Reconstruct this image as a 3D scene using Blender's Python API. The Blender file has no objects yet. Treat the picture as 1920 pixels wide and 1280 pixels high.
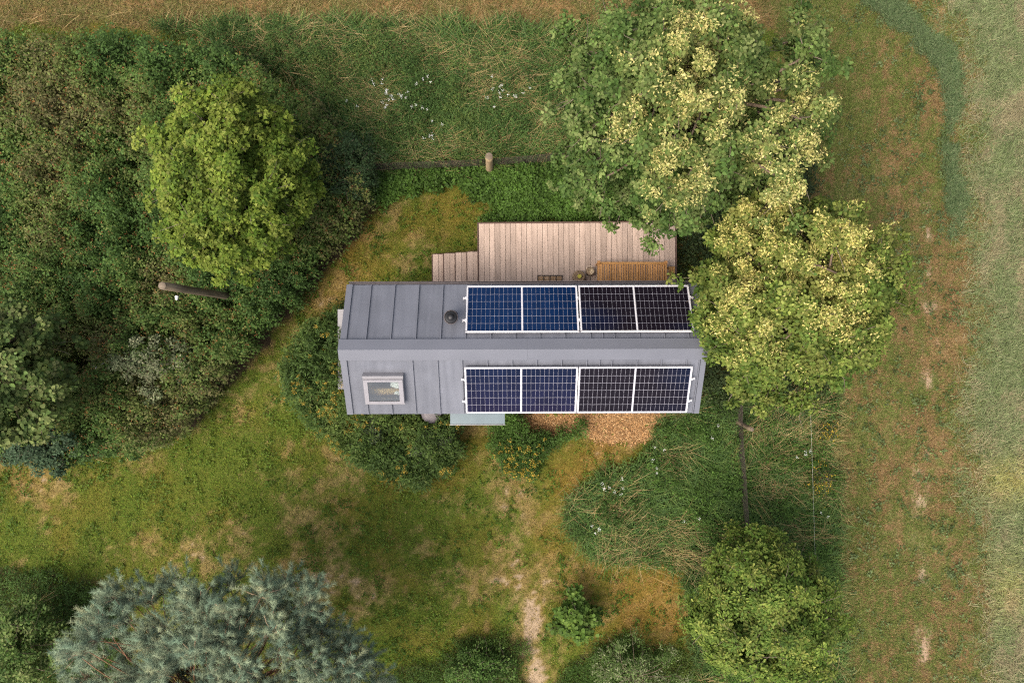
import bpy, math
import numpy as np
from mathutils import Vector, Matrix

# ------------------------------------------------------------------ camera, sky, sun, exposure
scene = bpy.context.scene
COL = scene.collection
CAM_H = 18.83          # drone height above the ground (m)
FPX = 1493.0           # focal length in pixels of the 1920 px wide photograph (28 mm equivalent)

cam_d = bpy.data.cameras.new("Camera")
cam_d.sensor_width = 36.0
cam_d.lens = 36.0 * FPX / 1920.0
cam_d.clip_end = 3000.0
cam = bpy.data.objects.new("Camera", cam_d)
cam.location = (0, 0, CAM_H)
cam.rotation_euler = (0, 0, 0)      # straight down
COL.objects.link(cam)
scene.camera = cam

SUN_EL = 60.0
SUN_DIR = Vector((-0.80, -0.60, 0)).normalized() * math.cos(math.radians(SUN_EL)) + Vector((0, 0, math.sin(math.radians(SUN_EL))))
world = bpy.data.worlds.new("World")
scene.world = world
world.use_nodes = True
wn = world.node_tree
bg = wn.nodes["Background"]
sky = wn.nodes.new("ShaderNodeTexSky")
sky.sky_type = 'NISHITA'
sky.sun_disc = False
sky.sun_elevation = math.radians(SUN_EL)
sky.sun_rotation = math.atan2(SUN_DIR.x, SUN_DIR.y)
sky.air_density = 1.0
sky.dust_density = 7.0
sky.ozone_density = 0.6
veil = wn.nodes.new("ShaderNodeHueSaturation")      # thin cloud greys the sky
veil.inputs["Saturation"].default_value = 0.65
wn.links.new(sky.outputs[0], veil.inputs["Color"])
wn.links.new(veil.outputs[0], bg.inputs[0])
bg.inputs[1].default_value = 0.15

sun_d = bpy.data.lights.new("Sun", 'SUN')
sun_d.energy = 1.3
sun_d.angle = math.radians(38)
sun_d.color = (1.0, 0.87, 0.69)
sun = bpy.data.objects.new("Sun", sun_d)
sun.rotation_euler = SUN_DIR.to_track_quat('Z', 'Y').to_euler()
sun.location = SUN_DIR * 40
COL.objects.link(sun)

scene.view_settings.view_transform = 'Standard'
scene.view_settings.look = 'None'
scene.view_settings.gamma = 1.0
scene.view_settings.use_curve_mapping = False
scene.view_settings.exposure = 0.84
scene.cycles.use_denoising = False
scene.cycles.filter_width = 1.2
scene.cycles.max_bounces = 8
scene.cycles.transparent_max_bounces = 8
scene.render.engine = 'CYCLES'

rng = np.random.default_rng(7)


def W(px, py, z=0.0):
    """photo pixel -> point at height z (the camera looks straight down)"""
    k = (CAM_H - z) / FPX
    return ((px - 960.0) * k, (640.0 - py) * k, z)


# ------------------------------------------------------------------ numpy helpers
def _hash(ix, iy, seed):
    n = (ix * 374761393 + iy * 668265263 + seed * 974634777) & 0x7fffffff
    n = ((n ^ (n >> 13)) * 1274126177) & 0x7fffffff
    n = n ^ (n >> 16)
    return (n & 0xffff) / 65535.0


def vnoise(x, y, seed=0):
    x = np.asarray(x, float); y = np.asarray(y, float)
    ix = np.floor(x).astype(np.int64); iy = np.floor(y).astype(np.int64)
    fx = x - ix; fy = y - iy
    fx = fx * fx * (3 - 2 * fx); fy = fy * fy * (3 - 2 * fy)
    a = _hash(ix, iy, seed); b = _hash(ix + 1, iy, seed)
    c = _hash(ix, iy + 1, seed); d = _hash(ix + 1, iy + 1, seed)
    return (a * (1 - fx) + b * fx) * (1 - fy) + (c * (1 - fx) + d * fx) * fy


def fbm(x, y, seed=0, octs=4, gain=0.5):
    s = 0; a = 1.0; t = 0; f = 1.0
    for k in range(octs):
        s = s + a * vnoise(np.asarray(x) * f, np.asarray(y) * f, seed + k * 17)
        t += a; a *= gain; f *= 2.03
    return s / t


def sstep(a, b, x):
    t = np.clip((x - a) / (b - a), 0, 1)
    return t * t * (3 - 2 * t)


def sdf(poly, X, Y):
    """signed distance to a polygon, positive inside"""
    P = np.array(poly, float)
    d = np.full(np.shape(X), 1e18)
    inside = np.zeros(np.shape(X), bool)
    n = len(P)
    for i in range(n):
        ax, ay = P[i]; bx, by = P[(i + 1) % n]
        ex, ey = bx - ax, by - ay
        wx, wy = X - ax, Y - ay
        t = np.clip((wx * ex + wy * ey) / (ex * ex + ey * ey), 0, 1)
        d = np.minimum(d, (wx - ex * t) ** 2 + (wy - ey * t) ** 2)
        cond = ((ay > Y) != (by > Y))
        xin = ex * (Y - ay) / (ey if abs(ey) > 1e-9 else 1e-9) + ax
        inside ^= cond & (X < xin)
    d = np.sqrt(d)
    return np.where(inside, d, -d)


def polyline_dist(pts, X, Y):
    d = np.full(np.shape(X), 1e18)
    for (ax, ay), (bx, by) in zip(pts[:-1], pts[1:]):
        ex, ey = bx - ax, by - ay
        wx, wy = X - ax, Y - ay
        t = np.clip((wx * ex + wy * ey) / (ex * ex + ey * ey), 0, 1)
        d = np.minimum(d, (wx - ex * t) ** 2 + (wy - ey * t) ** 2)
    return np.sqrt(d)


def nrm(v):
    return v / np.maximum(np.linalg.norm(v, axis=-1, keepdims=True), 1e-9)


def basis(n, t):
    """rotation matrices whose columns are (x, tip direction, normal)"""
    n = nrm(n)
    t = t - n * np.sum(n * t, axis=-1, keepdims=True)
    t = nrm(t)
    x = np.cross(t, n)
    return np.stack([x, t, n], axis=-1)


def build_mesh(name, verts, tris, col=None, smooth=False):
    me = bpy.data.meshes.new(name)
    nv, nt = len(verts), len(tris)
    k = tris.shape[1]
    me.vertices.add(nv)
    me.vertices.foreach_set("co", np.ascontiguousarray(verts, np.float32).ravel())
    me.loops.add(nt * k)
    me.loops.foreach_set("vertex_index", np.ascontiguousarray(tris, np.int32).ravel())
    me.polygons.add(nt)
    me.polygons.foreach_set("loop_start", np.arange(nt, dtype=np.int32) * k)
    me.polygons.foreach_set("loop_total", np.full(nt, k, np.int32))
    if smooth:
        me.polygons.foreach_set("use_smooth", np.ones(nt, bool))
    if col is not None:
        at = me.color_attributes.new("Col", 'FLOAT_COLOR', 'POINT')
        c = np.ones((nv, 4), np.float32); c[:, :3] = col
        at.data.foreach_set("color", c.ravel())
    me.update(calc_edges=True)
    return me


T_DIAMOND = (np.array([(0, 0, 0), (.30, .45, .07), (0, 1, -.06), (-.30, .45, .07)]), np.array([(0, 1, 2), (0, 2, 3)]))
T_ROUND = (np.array([(0, 0, 0), (.40, .18, .05), (.44, .58, .08), (0, 1.02, -.10), (-.44, .58, .08), (-.40, .18, .05)]),
           np.array([(0, 1, 2), (0, 2, 3), (0, 3, 4), (0, 4, 5)]))
T_LOBED = (np.array([(0, 0, 0), (.52, .30, .06), (.24, .50, .02), (0, 1.05, -.08), (-.24, .50, .02), (-.52, .30, .06)]),
           np.array([(0, 1, 2), (0, 2, 3), (0, 3, 4), (0, 4, 5)]))
T_OAK = (np.array([(0, 0, 0), (.20, .45, .06), (.24, .80, .02), (0, 1.0, -.10), (-.24, .80, .02), (-.20, .45, .06)]),
         np.array([(0, 1, 2), (0, 2, 3), (0, 3, 4), (0, 4, 5)]))
T_OVATE = (np.array([(0, 0, 0), (.30, .22, .05), (.30, .56, .07), (0, 1.0, -.10), (-.30, .56, .07), (-.30, .22, .05)]),
           np.array([(0, 1, 2), (0, 2, 3), (0, 3, 4), (0, 4, 5)]))
T_NARROW = (np.array([(0, 0, 0), (.16, .4, .04), (0, 1, -.05), (-.16, .4, .04)]), np.array([(0, 1, 2), (0, 2, 3)]))
T_NEEDLE = (np.array([(-.026, 0, 0), (.026, 0, 0), (0, 1, 0)]), np.array([(0, 1, 2)]))


def natural(col):
    """real leaves are never emerald: hold red and blue to a share of the green"""
    col = np.array(col, float)
    col[:, 0] = np.maximum(col[:, 0], .52 * col[:, 1])
    col[:, 2] = np.maximum(col[:, 2], .12 * col[:, 1])
    return col


def scatter(name, tmpl, pos, R, size, col):
    col = natural(col)
    tv, tf = tmpl
    K = len(tv); N = len(pos)
    size = np.broadcast_to(np.asarray(size, float).reshape(-1, 1, 1), (N, 1, 1))
    v = np.einsum('nij,kj->nki', R, tv) * size + pos[:, None, :]
    f = (np.arange(N)[:, None, None] * K + tf[None]).reshape(-1, 3)
    c = np.repeat(col, K, axis=0)
    return build_mesh(name, v.reshape(-1, 3), f, c)


def rand_dirs(n, r=None):
    r = r or rng
    v = r.normal(size=(n, 3))
    return nrm(v)


def leaves_at(pos, out, size, col, tmpl, name, up=0.7, spread=0.6, droop=0.1):
    n = len(pos)
    nn = out * 0.45 + np.array([0, 0, up]) + rand_dirs(n) * spread
    t = rand_dirs(n) * 0.8 + out * 0.7 + np.array([0, 0, -droop])
    return scatter(name, tmpl, pos, basis(nn, t), size, col)


def palette(n, cols, jit=0.18, r=None):
    """colours mixed from the list with a brightness jitter"""
    r = r or rng
    cols = np.array(cols, float)
    i = r.integers(0, len(cols), n); j = r.integers(0, len(cols), n)
    t = r.random((n, 1))
    c = cols[i] * t + cols[j] * (1 - t)
    return np.clip(c * (1 + r.normal(0, jit, (n, 1))), 0.004, 0.9)


def blades(name, pos, az, length, width, lean, curve, col, segs=2, tipcol=None):
    """curved ribbons: pos (N,3), az heading, lean = start angle from vertical, curve = extra bend"""
    N = len(pos)
    col = natural(col)
    length = np.broadcast_to(np.asarray(length, float), (N,)); width = np.broadcast_to(np.asarray(width, float), (N,))
    lean = np.broadcast_to(np.asarray(lean, float), (N,)); curve = np.broadcast_to(np.asarray(curve, float), (N,))
    hd = np.stack([np.cos(az), np.sin(az), np.zeros(N)], -1)
    sd = np.stack([-np.sin(az), np.cos(az), np.zeros(N)], -1)
    p = pos.copy(); rows = []
    wprof = {1: [1, 0], 2: [1, .8, 0], 3: [.8, 1, .65, 0], 4: [.8, 1, .8, .5, 0]}[segs]
    for s in range(segs + 1):
        w = (width * wprof[s] * .5)[:, None]
        if s < segs:
            rows += [p - sd * w, p + sd * w]
        else:
            rows += [p]
        a = lean + curve * (s + .5) / segs
        p = p + (hd * np.sin(a)[:, None] + np.array([0, 0, 1]) * np.cos(a)[:, None]) * (length / segs)[:, None]
        p[:, 2] = np.maximum(p[:, 2], 0.006)
    K = 2 * segs + 1
    v = np.stack(rows, 1)
    f = []
    for s in range(segs - 1):
        a = 2 * s
        f += [(a, a + 1, a + 3), (a, a + 3, a + 2)]
    a = 2 * (segs - 1)
    f += [(a, a + 1, a + 2)]
    f = (np.arange(N)[:, None, None] * K + np.array(f)[None]).reshape(-1, 3)
    c = np.repeat(col[:, None, :], K, axis=1)
    if tipcol is not None:
        tt = np.array([[min(1, (k // 2) / segs)] for k in range(K)])[None]
        c = c * (1 - tt) + tipcol[:, None, :] * tt
    return build_mesh(name, v.reshape(-1, 3), f, c.reshape(-1, 3))


def tube_data(paths, sides=6):
    """paths: list of (points (M,3), radii (M,)); one joined tube mesh"""
    V, F = [], []
    base = 0
    for pts, rad in paths:
        pts = np.array(pts, float); rad = np.array(rad, float)
        M = len(pts)
        tan = np.gradient(pts, axis=0); tan = nrm(tan)
        ref = np.where(np.abs(tan[:, 2:3]) > .9, np.array([[1., 0, 0]]), np.array([[0, 0, 1.]]))
        a = nrm(np.cross(tan, ref)); b = np.cross(tan, a)
        ang = np.arange(sides) * 2 * math.pi / sides
        ring = (a[:, None, :] * np.cos(ang)[None, :, None] + b[:, None, :] * np.sin(ang)[None, :, None]) * rad[:, None, None] + pts[:, None, :]
        V.append(ring.reshape(-1, 3))
        for m in range(M - 1):
            for s in range(sides):
                s2 = (s + 1) % sides
                p0, p1 = base + m * sides + s, base + m * sides + s2
                q0, q1 = p0 + sides, p1 + sides
                F += [(p0, p1, q1), (p0, q1, q0)]
        for m, flip in ((0, True), (M - 1, False)):
            c = base + m * sides
            for s in range(1, sides - 1):
                F.append((c, c + s + 1, c + s) if flip else (c, c + s, c + s + 1))
        base += M * sides
    return np.concatenate(V), np.array(F)


def tubes(name, paths, sides=6, smooth=True):
    v, f = tube_data(paths, sides)
    return build_mesh(name, v, f, smooth=smooth)


def boxes(name, lst):
    """list of (x0,x1,y0,y1,z0,z1) -> one mesh"""
    V, F = [], []
    for k, (x0, x1, y0, y1, z0, z1) in enumerate(lst):
        b = 8 * k
        V += [(x0, y0, z0), (x1, y0, z0), (x1, y1, z0), (x0, y1, z0), (x0, y0, z1), (x1, y0, z1), (x1, y1, z1), (x0, y1, z1)]
        F += [(b, b + 3, b + 2, b + 1), (b + 4, b + 5, b + 6, b + 7), (b, b + 1, b + 5, b + 4), (b + 1, b + 2, b + 6, b + 5), (b + 2, b + 3, b + 7, b + 6), (b + 3, b, b + 4, b + 7)]
    me = bpy.data.meshes.new(name)
    me.from_pydata(V, [], F)
    me.update()
    return me


def lathe(name, prof, sides=24, smooth=True):
    """profile [(r, z), ...] turned about z, ends closed when r = 0"""
    V, F = [], []
    for r, z in prof:
        for s in range(sides):
            a = 2 * math.pi * s / sides
            V.append((r * math.cos(a), r * math.sin(a), z))
    for m in range(len(prof) - 1):
        for s in range(sides):
            s2 = (s + 1) % sides
            F.append((m * sides + s, m * sides + s2, (m + 1) * sides + s2, (m + 1) * sides + s))
    me = bpy.data.meshes.new(name)
    me.from_pydata(V, [], F)
    me.update()
    if smooth:
        me.polygons.foreach_set("use_smooth", np.ones(len(me.polygons), bool))
    return me


def bevel(o, w, segs=1):
    m = o.modifiers.new("Bevel", 'BEVEL'); m.width = w; m.segments = segs; m.limit_method = 'ANGLE'
    return o


# ------------------------------------------------------------------ object helpers
def obj(name, me, m=None, parent=None, loc=(0, 0, 0), rot=(0, 0, 0)):
    o = bpy.data.objects.new(name, me)
    COL.objects.link(o)
    if m is not None and me is not None and len(me.materials) == 0:
        me.materials.append(m)
    o.parent = parent
    o.location = loc
    o.rotation_euler = rot
    return o


def tag(o, label, cat, group=None, kind=None):
    o["label"] = label
    o["category"] = cat
    if group: o["group"] = group
    if kind: o["kind"] = kind
    return o


def thing(name, label, cat, loc=(0, 0, 0), rot=(0, 0, 0), group=None):
    o = obj(name, None, None, None, loc, rot)
    o.empty_display_size = 0.1
    return tag(o, label, cat, group)


# ------------------------------------------------------------------ materials
def new_mat(name):
    m = bpy.data.materials.new(name); m.use_nodes = True
    nt = m.node_tree
    return m, nt, nt.nodes["Principled BSDF"], nt.nodes["Material Output"]


def mat_plain(name, col, rough=0.6, metal=0.0, var=0.15, scale=8.0, bump=0.0, bscale=40.0, spec=0.5):
    m, nt, b, out = new_mat(name)
    N, L = nt.nodes, nt.links
    tc = N.new("ShaderNodeTexCoord"); oi = N.new("ShaderNodeObjectInfo")
    add = N.new("ShaderNodeVectorMath"); add.operation = 'ADD'
    sc = N.new("ShaderNodeVectorMath"); sc.operation = 'SCALE'; sc.inputs[3].default_value = 37.0
    comb = N.new("ShaderNodeCombineXYZ")
    for k in range(3): L.new(oi.outputs["Random"], comb.inputs[k])
    L.new(comb.outputs[0], sc.inputs[0]); L.new(tc.outputs["Object"], add.inputs[0]); L.new(sc.outputs[0], add.inputs[1])
    no = N.new("ShaderNodeTexNoise"); no.inputs["Scale"].default_value = scale; no.inputs["Detail"].default_value = 5
    L.new(add.outputs[0], no.inputs["Vector"])
    r = N.new("ShaderNodeMapRange"); r.inputs[1].default_value = .3; r.inputs[2].default_value = .7
    r.inputs[3].default_value = 1 - var; r.inputs[4].default_value = 1 + var
    L.new(no.outputs[0], r.inputs[0])
    mx = N.new("ShaderNodeVectorMath"); mx.operation = 'SCALE'; mx.inputs[0].default_value = col
    L.new(r.outputs[0], mx.inputs[3]); L.new(mx.outputs[0], b.inputs["Base Color"])
    rr = N.new("ShaderNodeMapRange"); rr.inputs[3].default_value = max(.03, rough - .08); rr.inputs[4].default_value = min(1, rough + .08)
    L.new(no.outputs[0], rr.inputs[0]); L.new(rr.outputs[0], b.inputs["Roughness"])
    b.inputs["Metallic"].default_value = metal
    b.inputs["Specular IOR Level"].default_value = spec
    if bump:
        n2 = N.new("ShaderNodeTexNoise"); n2.inputs["Scale"].default_value = bscale; n2.inputs["Detail"].default_value = 4
        L.new(add.outputs[0], n2.inputs["Vector"])
        bp = N.new("ShaderNodeBump"); bp.inputs["Strength"].default_value = bump; bp.inputs["Distance"].default_value = .01
        L.new(n2.outputs[0], bp.inputs["Height"]); L.new(bp.outputs[0], b.inputs["Normal"])
    return m


def mat_leaf(name, trans=0.3, rough=0.5, spec=0.35):
    m, nt, b, out = new_mat(name)
    N, L = nt.nodes, nt.links
    at = N.new("ShaderNodeAttribute"); at.attribute_name = "Col"
    L.new(at.outputs["Color"], b.inputs["Base Color"])
    b.inputs["Roughness"].default_value = rough
    b.inputs["Specular IOR Level"].default_value = spec
    if trans:
        tr = N.new("ShaderNodeBsdfTranslucent")
        hs = N.new("ShaderNodeHueSaturation"); hs.inputs["Saturation"].default_value = 1.1; hs.inputs["Value"].default_value = 1.2
        L.new(at.outputs["Color"], hs.inputs["Color"]); L.new(hs.outputs[0], tr.inputs["Color"])
        ms = N.new("ShaderNodeMixShader"); ms.inputs[0].default_value = trans
        L.new(b.outputs[0], ms.inputs[1]); L.new(tr.outputs[0], ms.inputs[2]); L.new(ms.outputs[0], out.inputs[0])
    return m


def mat_wood(name, c1, c2, axis=1, rough=0.7, tint=0.18, scale=1.0):
    """long grain along the axis, each object its own piece of grain and tone"""
    m, nt, b, out = new_mat(name)
    N, L = nt.nodes, nt.links
    tc = N.new("ShaderNodeTexCoord"); oi = N.new("ShaderNodeObjectInfo")
    comb = N.new("ShaderNodeCombineXYZ")
    for k in range(3): L.new(oi.outputs["Random"], comb.inputs[k])
    sc = N.new("ShaderNodeVectorMath"); sc.operation = 'SCALE'; sc.inputs[3].default_value = 53.0
    L.new(comb.outputs[0], sc.inputs[0])
    add = N.new("ShaderNodeVectorMath"); add.operation = 'ADD'
    L.new(tc.outputs["Object"], add.inputs[0]); L.new(sc.outputs[0], add.inputs[1])
    mp = N.new("ShaderNodeMapping")
    s = [28 * scale] * 3; s[axis] = 1.6 * scale
    mp.inputs["Scale"].default_value = s
    L.new(add.outputs[0], mp.inputs[0])
    no = N.new("ShaderNodeTexNoise"); no.inputs["Scale"].default_value = 1.0; no.inputs["Detail"].default_value = 6; no.inputs["Distortion"].default_value = .8
    L.new(mp.outputs[0], no.inputs["Vector"])
    n2 = N.new("ShaderNodeTexNoise"); n2.inputs["Scale"].default_value = 2.2; n2.inputs["Detail"].default_value = 3
    L.new(add.outputs[0], n2.inputs["Vector"])
    rp = N.new("ShaderNodeValToRGB")
    rp.color_ramp.elements[0].position = .32; rp.color_ramp.elements[0].color = (*c2, 1)
    rp.color_ramp.elements[1].position = .62; rp.color_ramp.elements[1].color = (*c1, 1)
    L.new(no.outputs[0], rp.inputs[0])
    ma = N.new("ShaderNodeMath"); ma.operation = 'ADD'
    r1 = N.new("ShaderNodeMapRange"); r1.inputs[3].default_value = -tint; r1.inputs[4].default_value = tint
    L.new(oi.outputs["Random"], r1.inputs[0])
    r2 = N.new("ShaderNodeMapRange"); r2.inputs[1].default_value = .3; r2.inputs[2].default_value = .7; r2.inputs[3].default_value = .9; r2.inputs[4].default_value = 1.1
    L.new(n2.outputs[0], r2.inputs[0]); L.new(r1.outputs[0], ma.inputs[0]); L.new(r2.outputs[0], ma.inputs[1])
    mx = N.new("ShaderNodeVectorMath"); mx.operation = 'SCALE'
    L.new(rp.outputs[0], mx.inputs[0]); L.new(ma.outputs[0], mx.inputs[3]); L.new(mx.outputs[0], b.inputs["Base Color"])
    b.inputs["Roughness"].default_value = rough
    b.inputs["Specular IOR Level"].default_value = .25
    bp = N.new("ShaderNodeBump"); bp.inputs["Strength"].default_value = .25; bp.inputs["Distance"].default_value = .004
    L.new(no.outputs[0], bp.inputs["Height"]); L.new(bp.outputs[0], b.inputs["Normal"])
    return m


def mat_ground():
    m, nt, b, out = new_mat("ground_soil_and_turf")
    N, L = nt.nodes, nt.links
    at = N.new("ShaderNodeAttribute"); at.attribute_name = "Col"
    tc = N.new("ShaderNodeTexCoord")
    acc = None
    for s, amt, det in ((5.0, .22, 4), (34.0, .35, 5)):
        no = N.new("ShaderNodeTexNoise"); no.inputs["Scale"].default_value = s; no.inputs["Detail"].default_value = det
        no.inputs["Roughness"].default_value = .65
        L.new(tc.outputs["Object"], no.inputs["Vector"])
        r = N.new("ShaderNodeMapRange"); r.inputs[1].default_value = .3; r.inputs[2].default_value = .7
        r.inputs[3].default_value = 1 - amt; r.inputs[4].default_value = 1 + amt
        L.new(no.outputs[0], r.inputs[0])
        v = N.new("ShaderNodeVectorMath"); v.operation = 'SCALE'
        L.new(acc if acc is not None else at.outputs["Color"], v.inputs[0]); L.new(r.outputs[0], v.inputs[3])
        acc = v.outputs[0]
    L.new(acc, b.inputs["Base Color"])
    b.inputs["Roughness"].default_value = .95; b.inputs["Specular IOR Level"].default_value = .1
    n3 = N.new("ShaderNodeTexNoise"); n3.inputs["Scale"].default_value = 45; n3.inputs["Detail"].default_value = 6
    L.new(tc.outputs["Object"], n3.inputs["Vector"])
    bp = N.new("ShaderNodeBump"); bp.inputs["Strength"].default_value = .6; bp.inputs["Distance"].default_value = .02
    L.new(n3.outputs[0], bp.inputs["Height"]); L.new(bp.outputs[0], b.inputs["Normal"])
    return m


def mat_cell():
    """solar cell under glass, coating tint and painted sky reflection both in the object colour"""
    m, nt, b, out = new_mat("solar_cell")
    N, L = nt.nodes, nt.links
    oi = N.new("ShaderNodeObjectInfo")
    L.new(oi.outputs["Color"], b.inputs["Base Color"])
    b.inputs["Roughness"].default_value = .14
    b.inputs["Specular IOR Level"].default_value = .10
    b.inputs["Coat Weight"].default_value = .06; b.inputs["Coat Roughness"].default_value = .08
    return m


def mat_glass(name, col=(.9, .95, 1), alpha=.15, rough=.03):
    m, nt, b, out = new_mat(name)
    N, L = nt.nodes, nt.links
    tr = N.new("ShaderNodeBsdfTransparent"); tr.inputs[0].default_value = (*col, 1)
    gl = N.new("ShaderNodeBsdfGlossy"); gl.inputs["Roughness"].default_value = rough
    fr = N.new("ShaderNodeFresnel"); fr.inputs[0].default_value = 1.5
    ad = N.new("ShaderNodeMath"); ad.operation = 'ADD'; ad.inputs[1].default_value = alpha
    L.new(fr.outputs[0], ad.inputs[0])
    ms = N.new("ShaderNodeMixShader")
    L.new(ad.outputs[0], ms.inputs[0]); L.new(tr.outputs[0], ms.inputs[1]); L.new(gl.outputs[0], ms.inputs[2]); L.new(ms.outputs[0], out.inputs[0])
    return m


M_GROUND = mat_ground()
M_LEAF = mat_leaf("foliage", .30, .6, .16)
M_LEAF_DRY = mat_leaf("grass_and_straw", .15, .8, .08)
M_NEEDLE = mat_leaf("pine_needles", .1, .6, .2)
M_BARK = mat_plain("bark", (.16, .115, .08), .9, 0, .35, 14, .6, 60)
M_PINEBARK = mat_plain("pine_bark", (.22, .115, .062), .85, 0, .3, 14, .6, 60)
M_TWIG = mat_plain("grey_twig", (.15, .12, .085), .85, 0, .3, 10, .3, 60)


def mat_roof(name, col):
    m, nt, b, out = new_mat(name)
    N, L = nt.nodes, nt.links
    tc = N.new("ShaderNodeTexCoord"); oi = N.new("ShaderNodeObjectInfo")
    acc = None
    for scl, amt, det in (((9, .7, .7), .10, 5), ((2.2, 2.2, 2.2), .08, 3), ((40, 40, 40), .05, 4)):
        mp = N.new("ShaderNodeMapping"); mp.inputs["Scale"].default_value = scl
        L.new(tc.outputs["Object"], mp.inputs[0])
        no = N.new("ShaderNodeTexNoise"); no.inputs["Scale"].default_value = 1; no.inputs["Detail"].default_value = det
        L.new(mp.outputs[0], no.inputs["Vector"])
        r = N.new("ShaderNodeMapRange"); r.inputs[1].default_value = .3; r.inputs[2].default_value = .7
        r.inputs[3].default_value = 1 - amt; r.inputs[4].default_value = 1 + amt
        L.new(no.outputs[0], r.inputs[0])
        v = N.new("ShaderNodeVectorMath"); v.operation = 'SCALE'
        if acc is None: v.inputs[0].default_value = col
        else: L.new(acc, v.inputs[0])
        L.new(r.outputs[0], v.inputs[3]); acc = v.outputs[0]
        if scl[0] == 9: streak = no
        if scl[0] == 2.2: big = no
    r = N.new("ShaderNodeMapRange"); r.inputs[3].default_value = .93; r.inputs[4].default_value = 1.07
    L.new(oi.outputs["Random"], r.inputs[0])
    v = N.new("ShaderNodeVectorMath"); v.operation = 'SCALE'
    L.new(acc, v.inputs[0]); L.new(r.outputs[0], v.inputs[3]); L.new(v.outputs[0], b.inputs["Base Color"])
    rr = N.new("ShaderNodeMapRange"); rr.inputs[3].default_value = .34; rr.inputs[4].default_value = .58
    L.new(streak.outputs[0], rr.inputs[0]); L.new(rr.outputs[0], b.inputs["Roughness"])
    b.inputs["Metallic"].default_value = .15
    bp = N.new("ShaderNodeBump"); bp.inputs["Strength"].default_value = .35; bp.inputs["Distance"].default_value = .03
    L.new(big.outputs[0], bp.inputs["Height"]); L.new(bp.outputs[0], b.inputs["Normal"])
    return m


M_ROOF = mat_roof("grey_zinc_roof_sheet", (.134, .142, .170))
M_TRIM = mat_plain("grey_folded_trim", (.141, .148, .176), .42, .15, .05, 1.6, .03, 3.0, .5)
M_GUTTER = mat_plain("dark_gutter_metal", (.07, .06, .065), .5, .3, .15, 6)
M_WALL = mat_wood("dark_wall_boards", (.10, .08, .065), (.06, .048, .04), 2, .8)
M_DECK = mat_wood("weathered_deck_board", (.47, .36, .295), (.38, .285, .23), 1, .75, .17)
M_FASCIA = mat_wood("brown_fascia_board", (.12, .075, .06), (.08, .05, .04), 0, .8, .1)
M_TEAK = mat_wood("oiled_teak", (.50, .26, .095), (.36, .17, .055), 1, .55, .22, 1.3)
M_FRAMEW = mat_plain("white_panel_frame", (.64, .63, .65), .35, .1, .05, 5)
M_BACK = mat_plain("white_backsheet", (.33, .33, .39), .4, 0, .05, 5)
M_CELL = mat_cell()
M_BLACKM = mat_plain("black_flue_steel", (.022, .022, .024), .42, .4, .3, 12)
M_SKYL = mat_plain("grey_window_casing", (.24, .235, .25), .4, .2, .06, 4)
M_GLASS = mat_glass("window_glass", (.82, .86, .86), .05, .04)
M_PINEWOOD = mat_wood("pale_interior_wood", (.55, .36, .15), (.42, .26, .10), 0, .6)
M_WHITE = mat_plain("white_glint_and_insulator", (.8, .79, .76), .9, 0, .06, 6)
M_DARKIN = mat_plain("dark_interior", (.10, .085, .075), .9, 0, .3, 5)
M_CANOPY = mat_plain("bluish_canopy_panel", (.12, .165, .19), .25, .0, .08, 3)
M_BARREL = mat_plain("grey_barrel_plastic", (.125, .11, .125), .5, 0, .12, 6)
M_POST = mat_wood("weathered_grey_post", (.20, .155, .105), (.095, .072, .048), 2, .9, .1)
M_POSTPALE = mat_wood("pale_split_post", (.40, .31, .19), (.26, .19, .11), 2, .9, .1)
M_WIRE = mat_plain("dark_fence_wire", (.055, .04, .034), .8, .2, .3, 10)
M_WIRE_PALE = mat_plain("pale_electric_wire", (.42, .42, .36), .5, .3, .2, 10)
M_RUBBER = mat_plain("dark_brown_mat", (.045, .032, .024), .8, 0, .2, 20)
M_COIR = mat_wood("mat_wood_slat", (.33, .20, .095), (.24, .14, .06), 0, .8)
M_WICKER = mat_plain("woven_rope", (.27, .185, .115), .9, 0, .4, 60, .8, 90)
M_YELLOW = mat_plain("yellow_green_wax", (.50, .44, .06), .5, 0, .1, 8)
M_CREAM = mat_plain("cream_ceramic", (.55, .45, .32), .5, 0, .12, 12)
M_CHIP = mat_leaf("wood_chip", 0, .85, .15)
M_METALP = mat_plain("pale_steel_rod", (.5, .47, .46), .45, .5, .15, 12)

# ------------------------------------------------------------------ zone masks, drawn in photo pixels on the ground plane
GX0, GX1, GY0, GY1, GS = -220.0, 2140.0, -200.0, 1480.0, 5.0
gx = np.arange(GX0, GX1 + .1, GS); gy = np.arange(GY0, GY1 + .1, GS)
PX, PY = np.meshgrid(gx, gy)
WARP = (fbm(PX / 45, PY / 45, 3, 4) - .5)
WARP2 = (fbm(PX / 14, PY / 14, 9, 3) - .5)


def zone(poly, soft=10, rough=50, fine=14):
    return sstep(-soft, soft, sdf(poly, PX, PY) + WARP * rough + WARP2 * fine)


def look(A, px, py):
    i = np.clip(np.round((px - GX0) / GS).astype(int), 0, A.shape[1] - 1)
    j = np.clip(np.round((py - GY0) / GS).astype(int), 0, A.shape[0] - 1)
    return A[j, i]


def elev_poly(poly, z):
    """an outline seen at height z, brought down to the ground plane's pixels"""
    k = (CAM_H - z) / CAM_H
    return [(960 + (x - 960) * k, 640 + (y - 640) * k) for x, y in poly]


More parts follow.
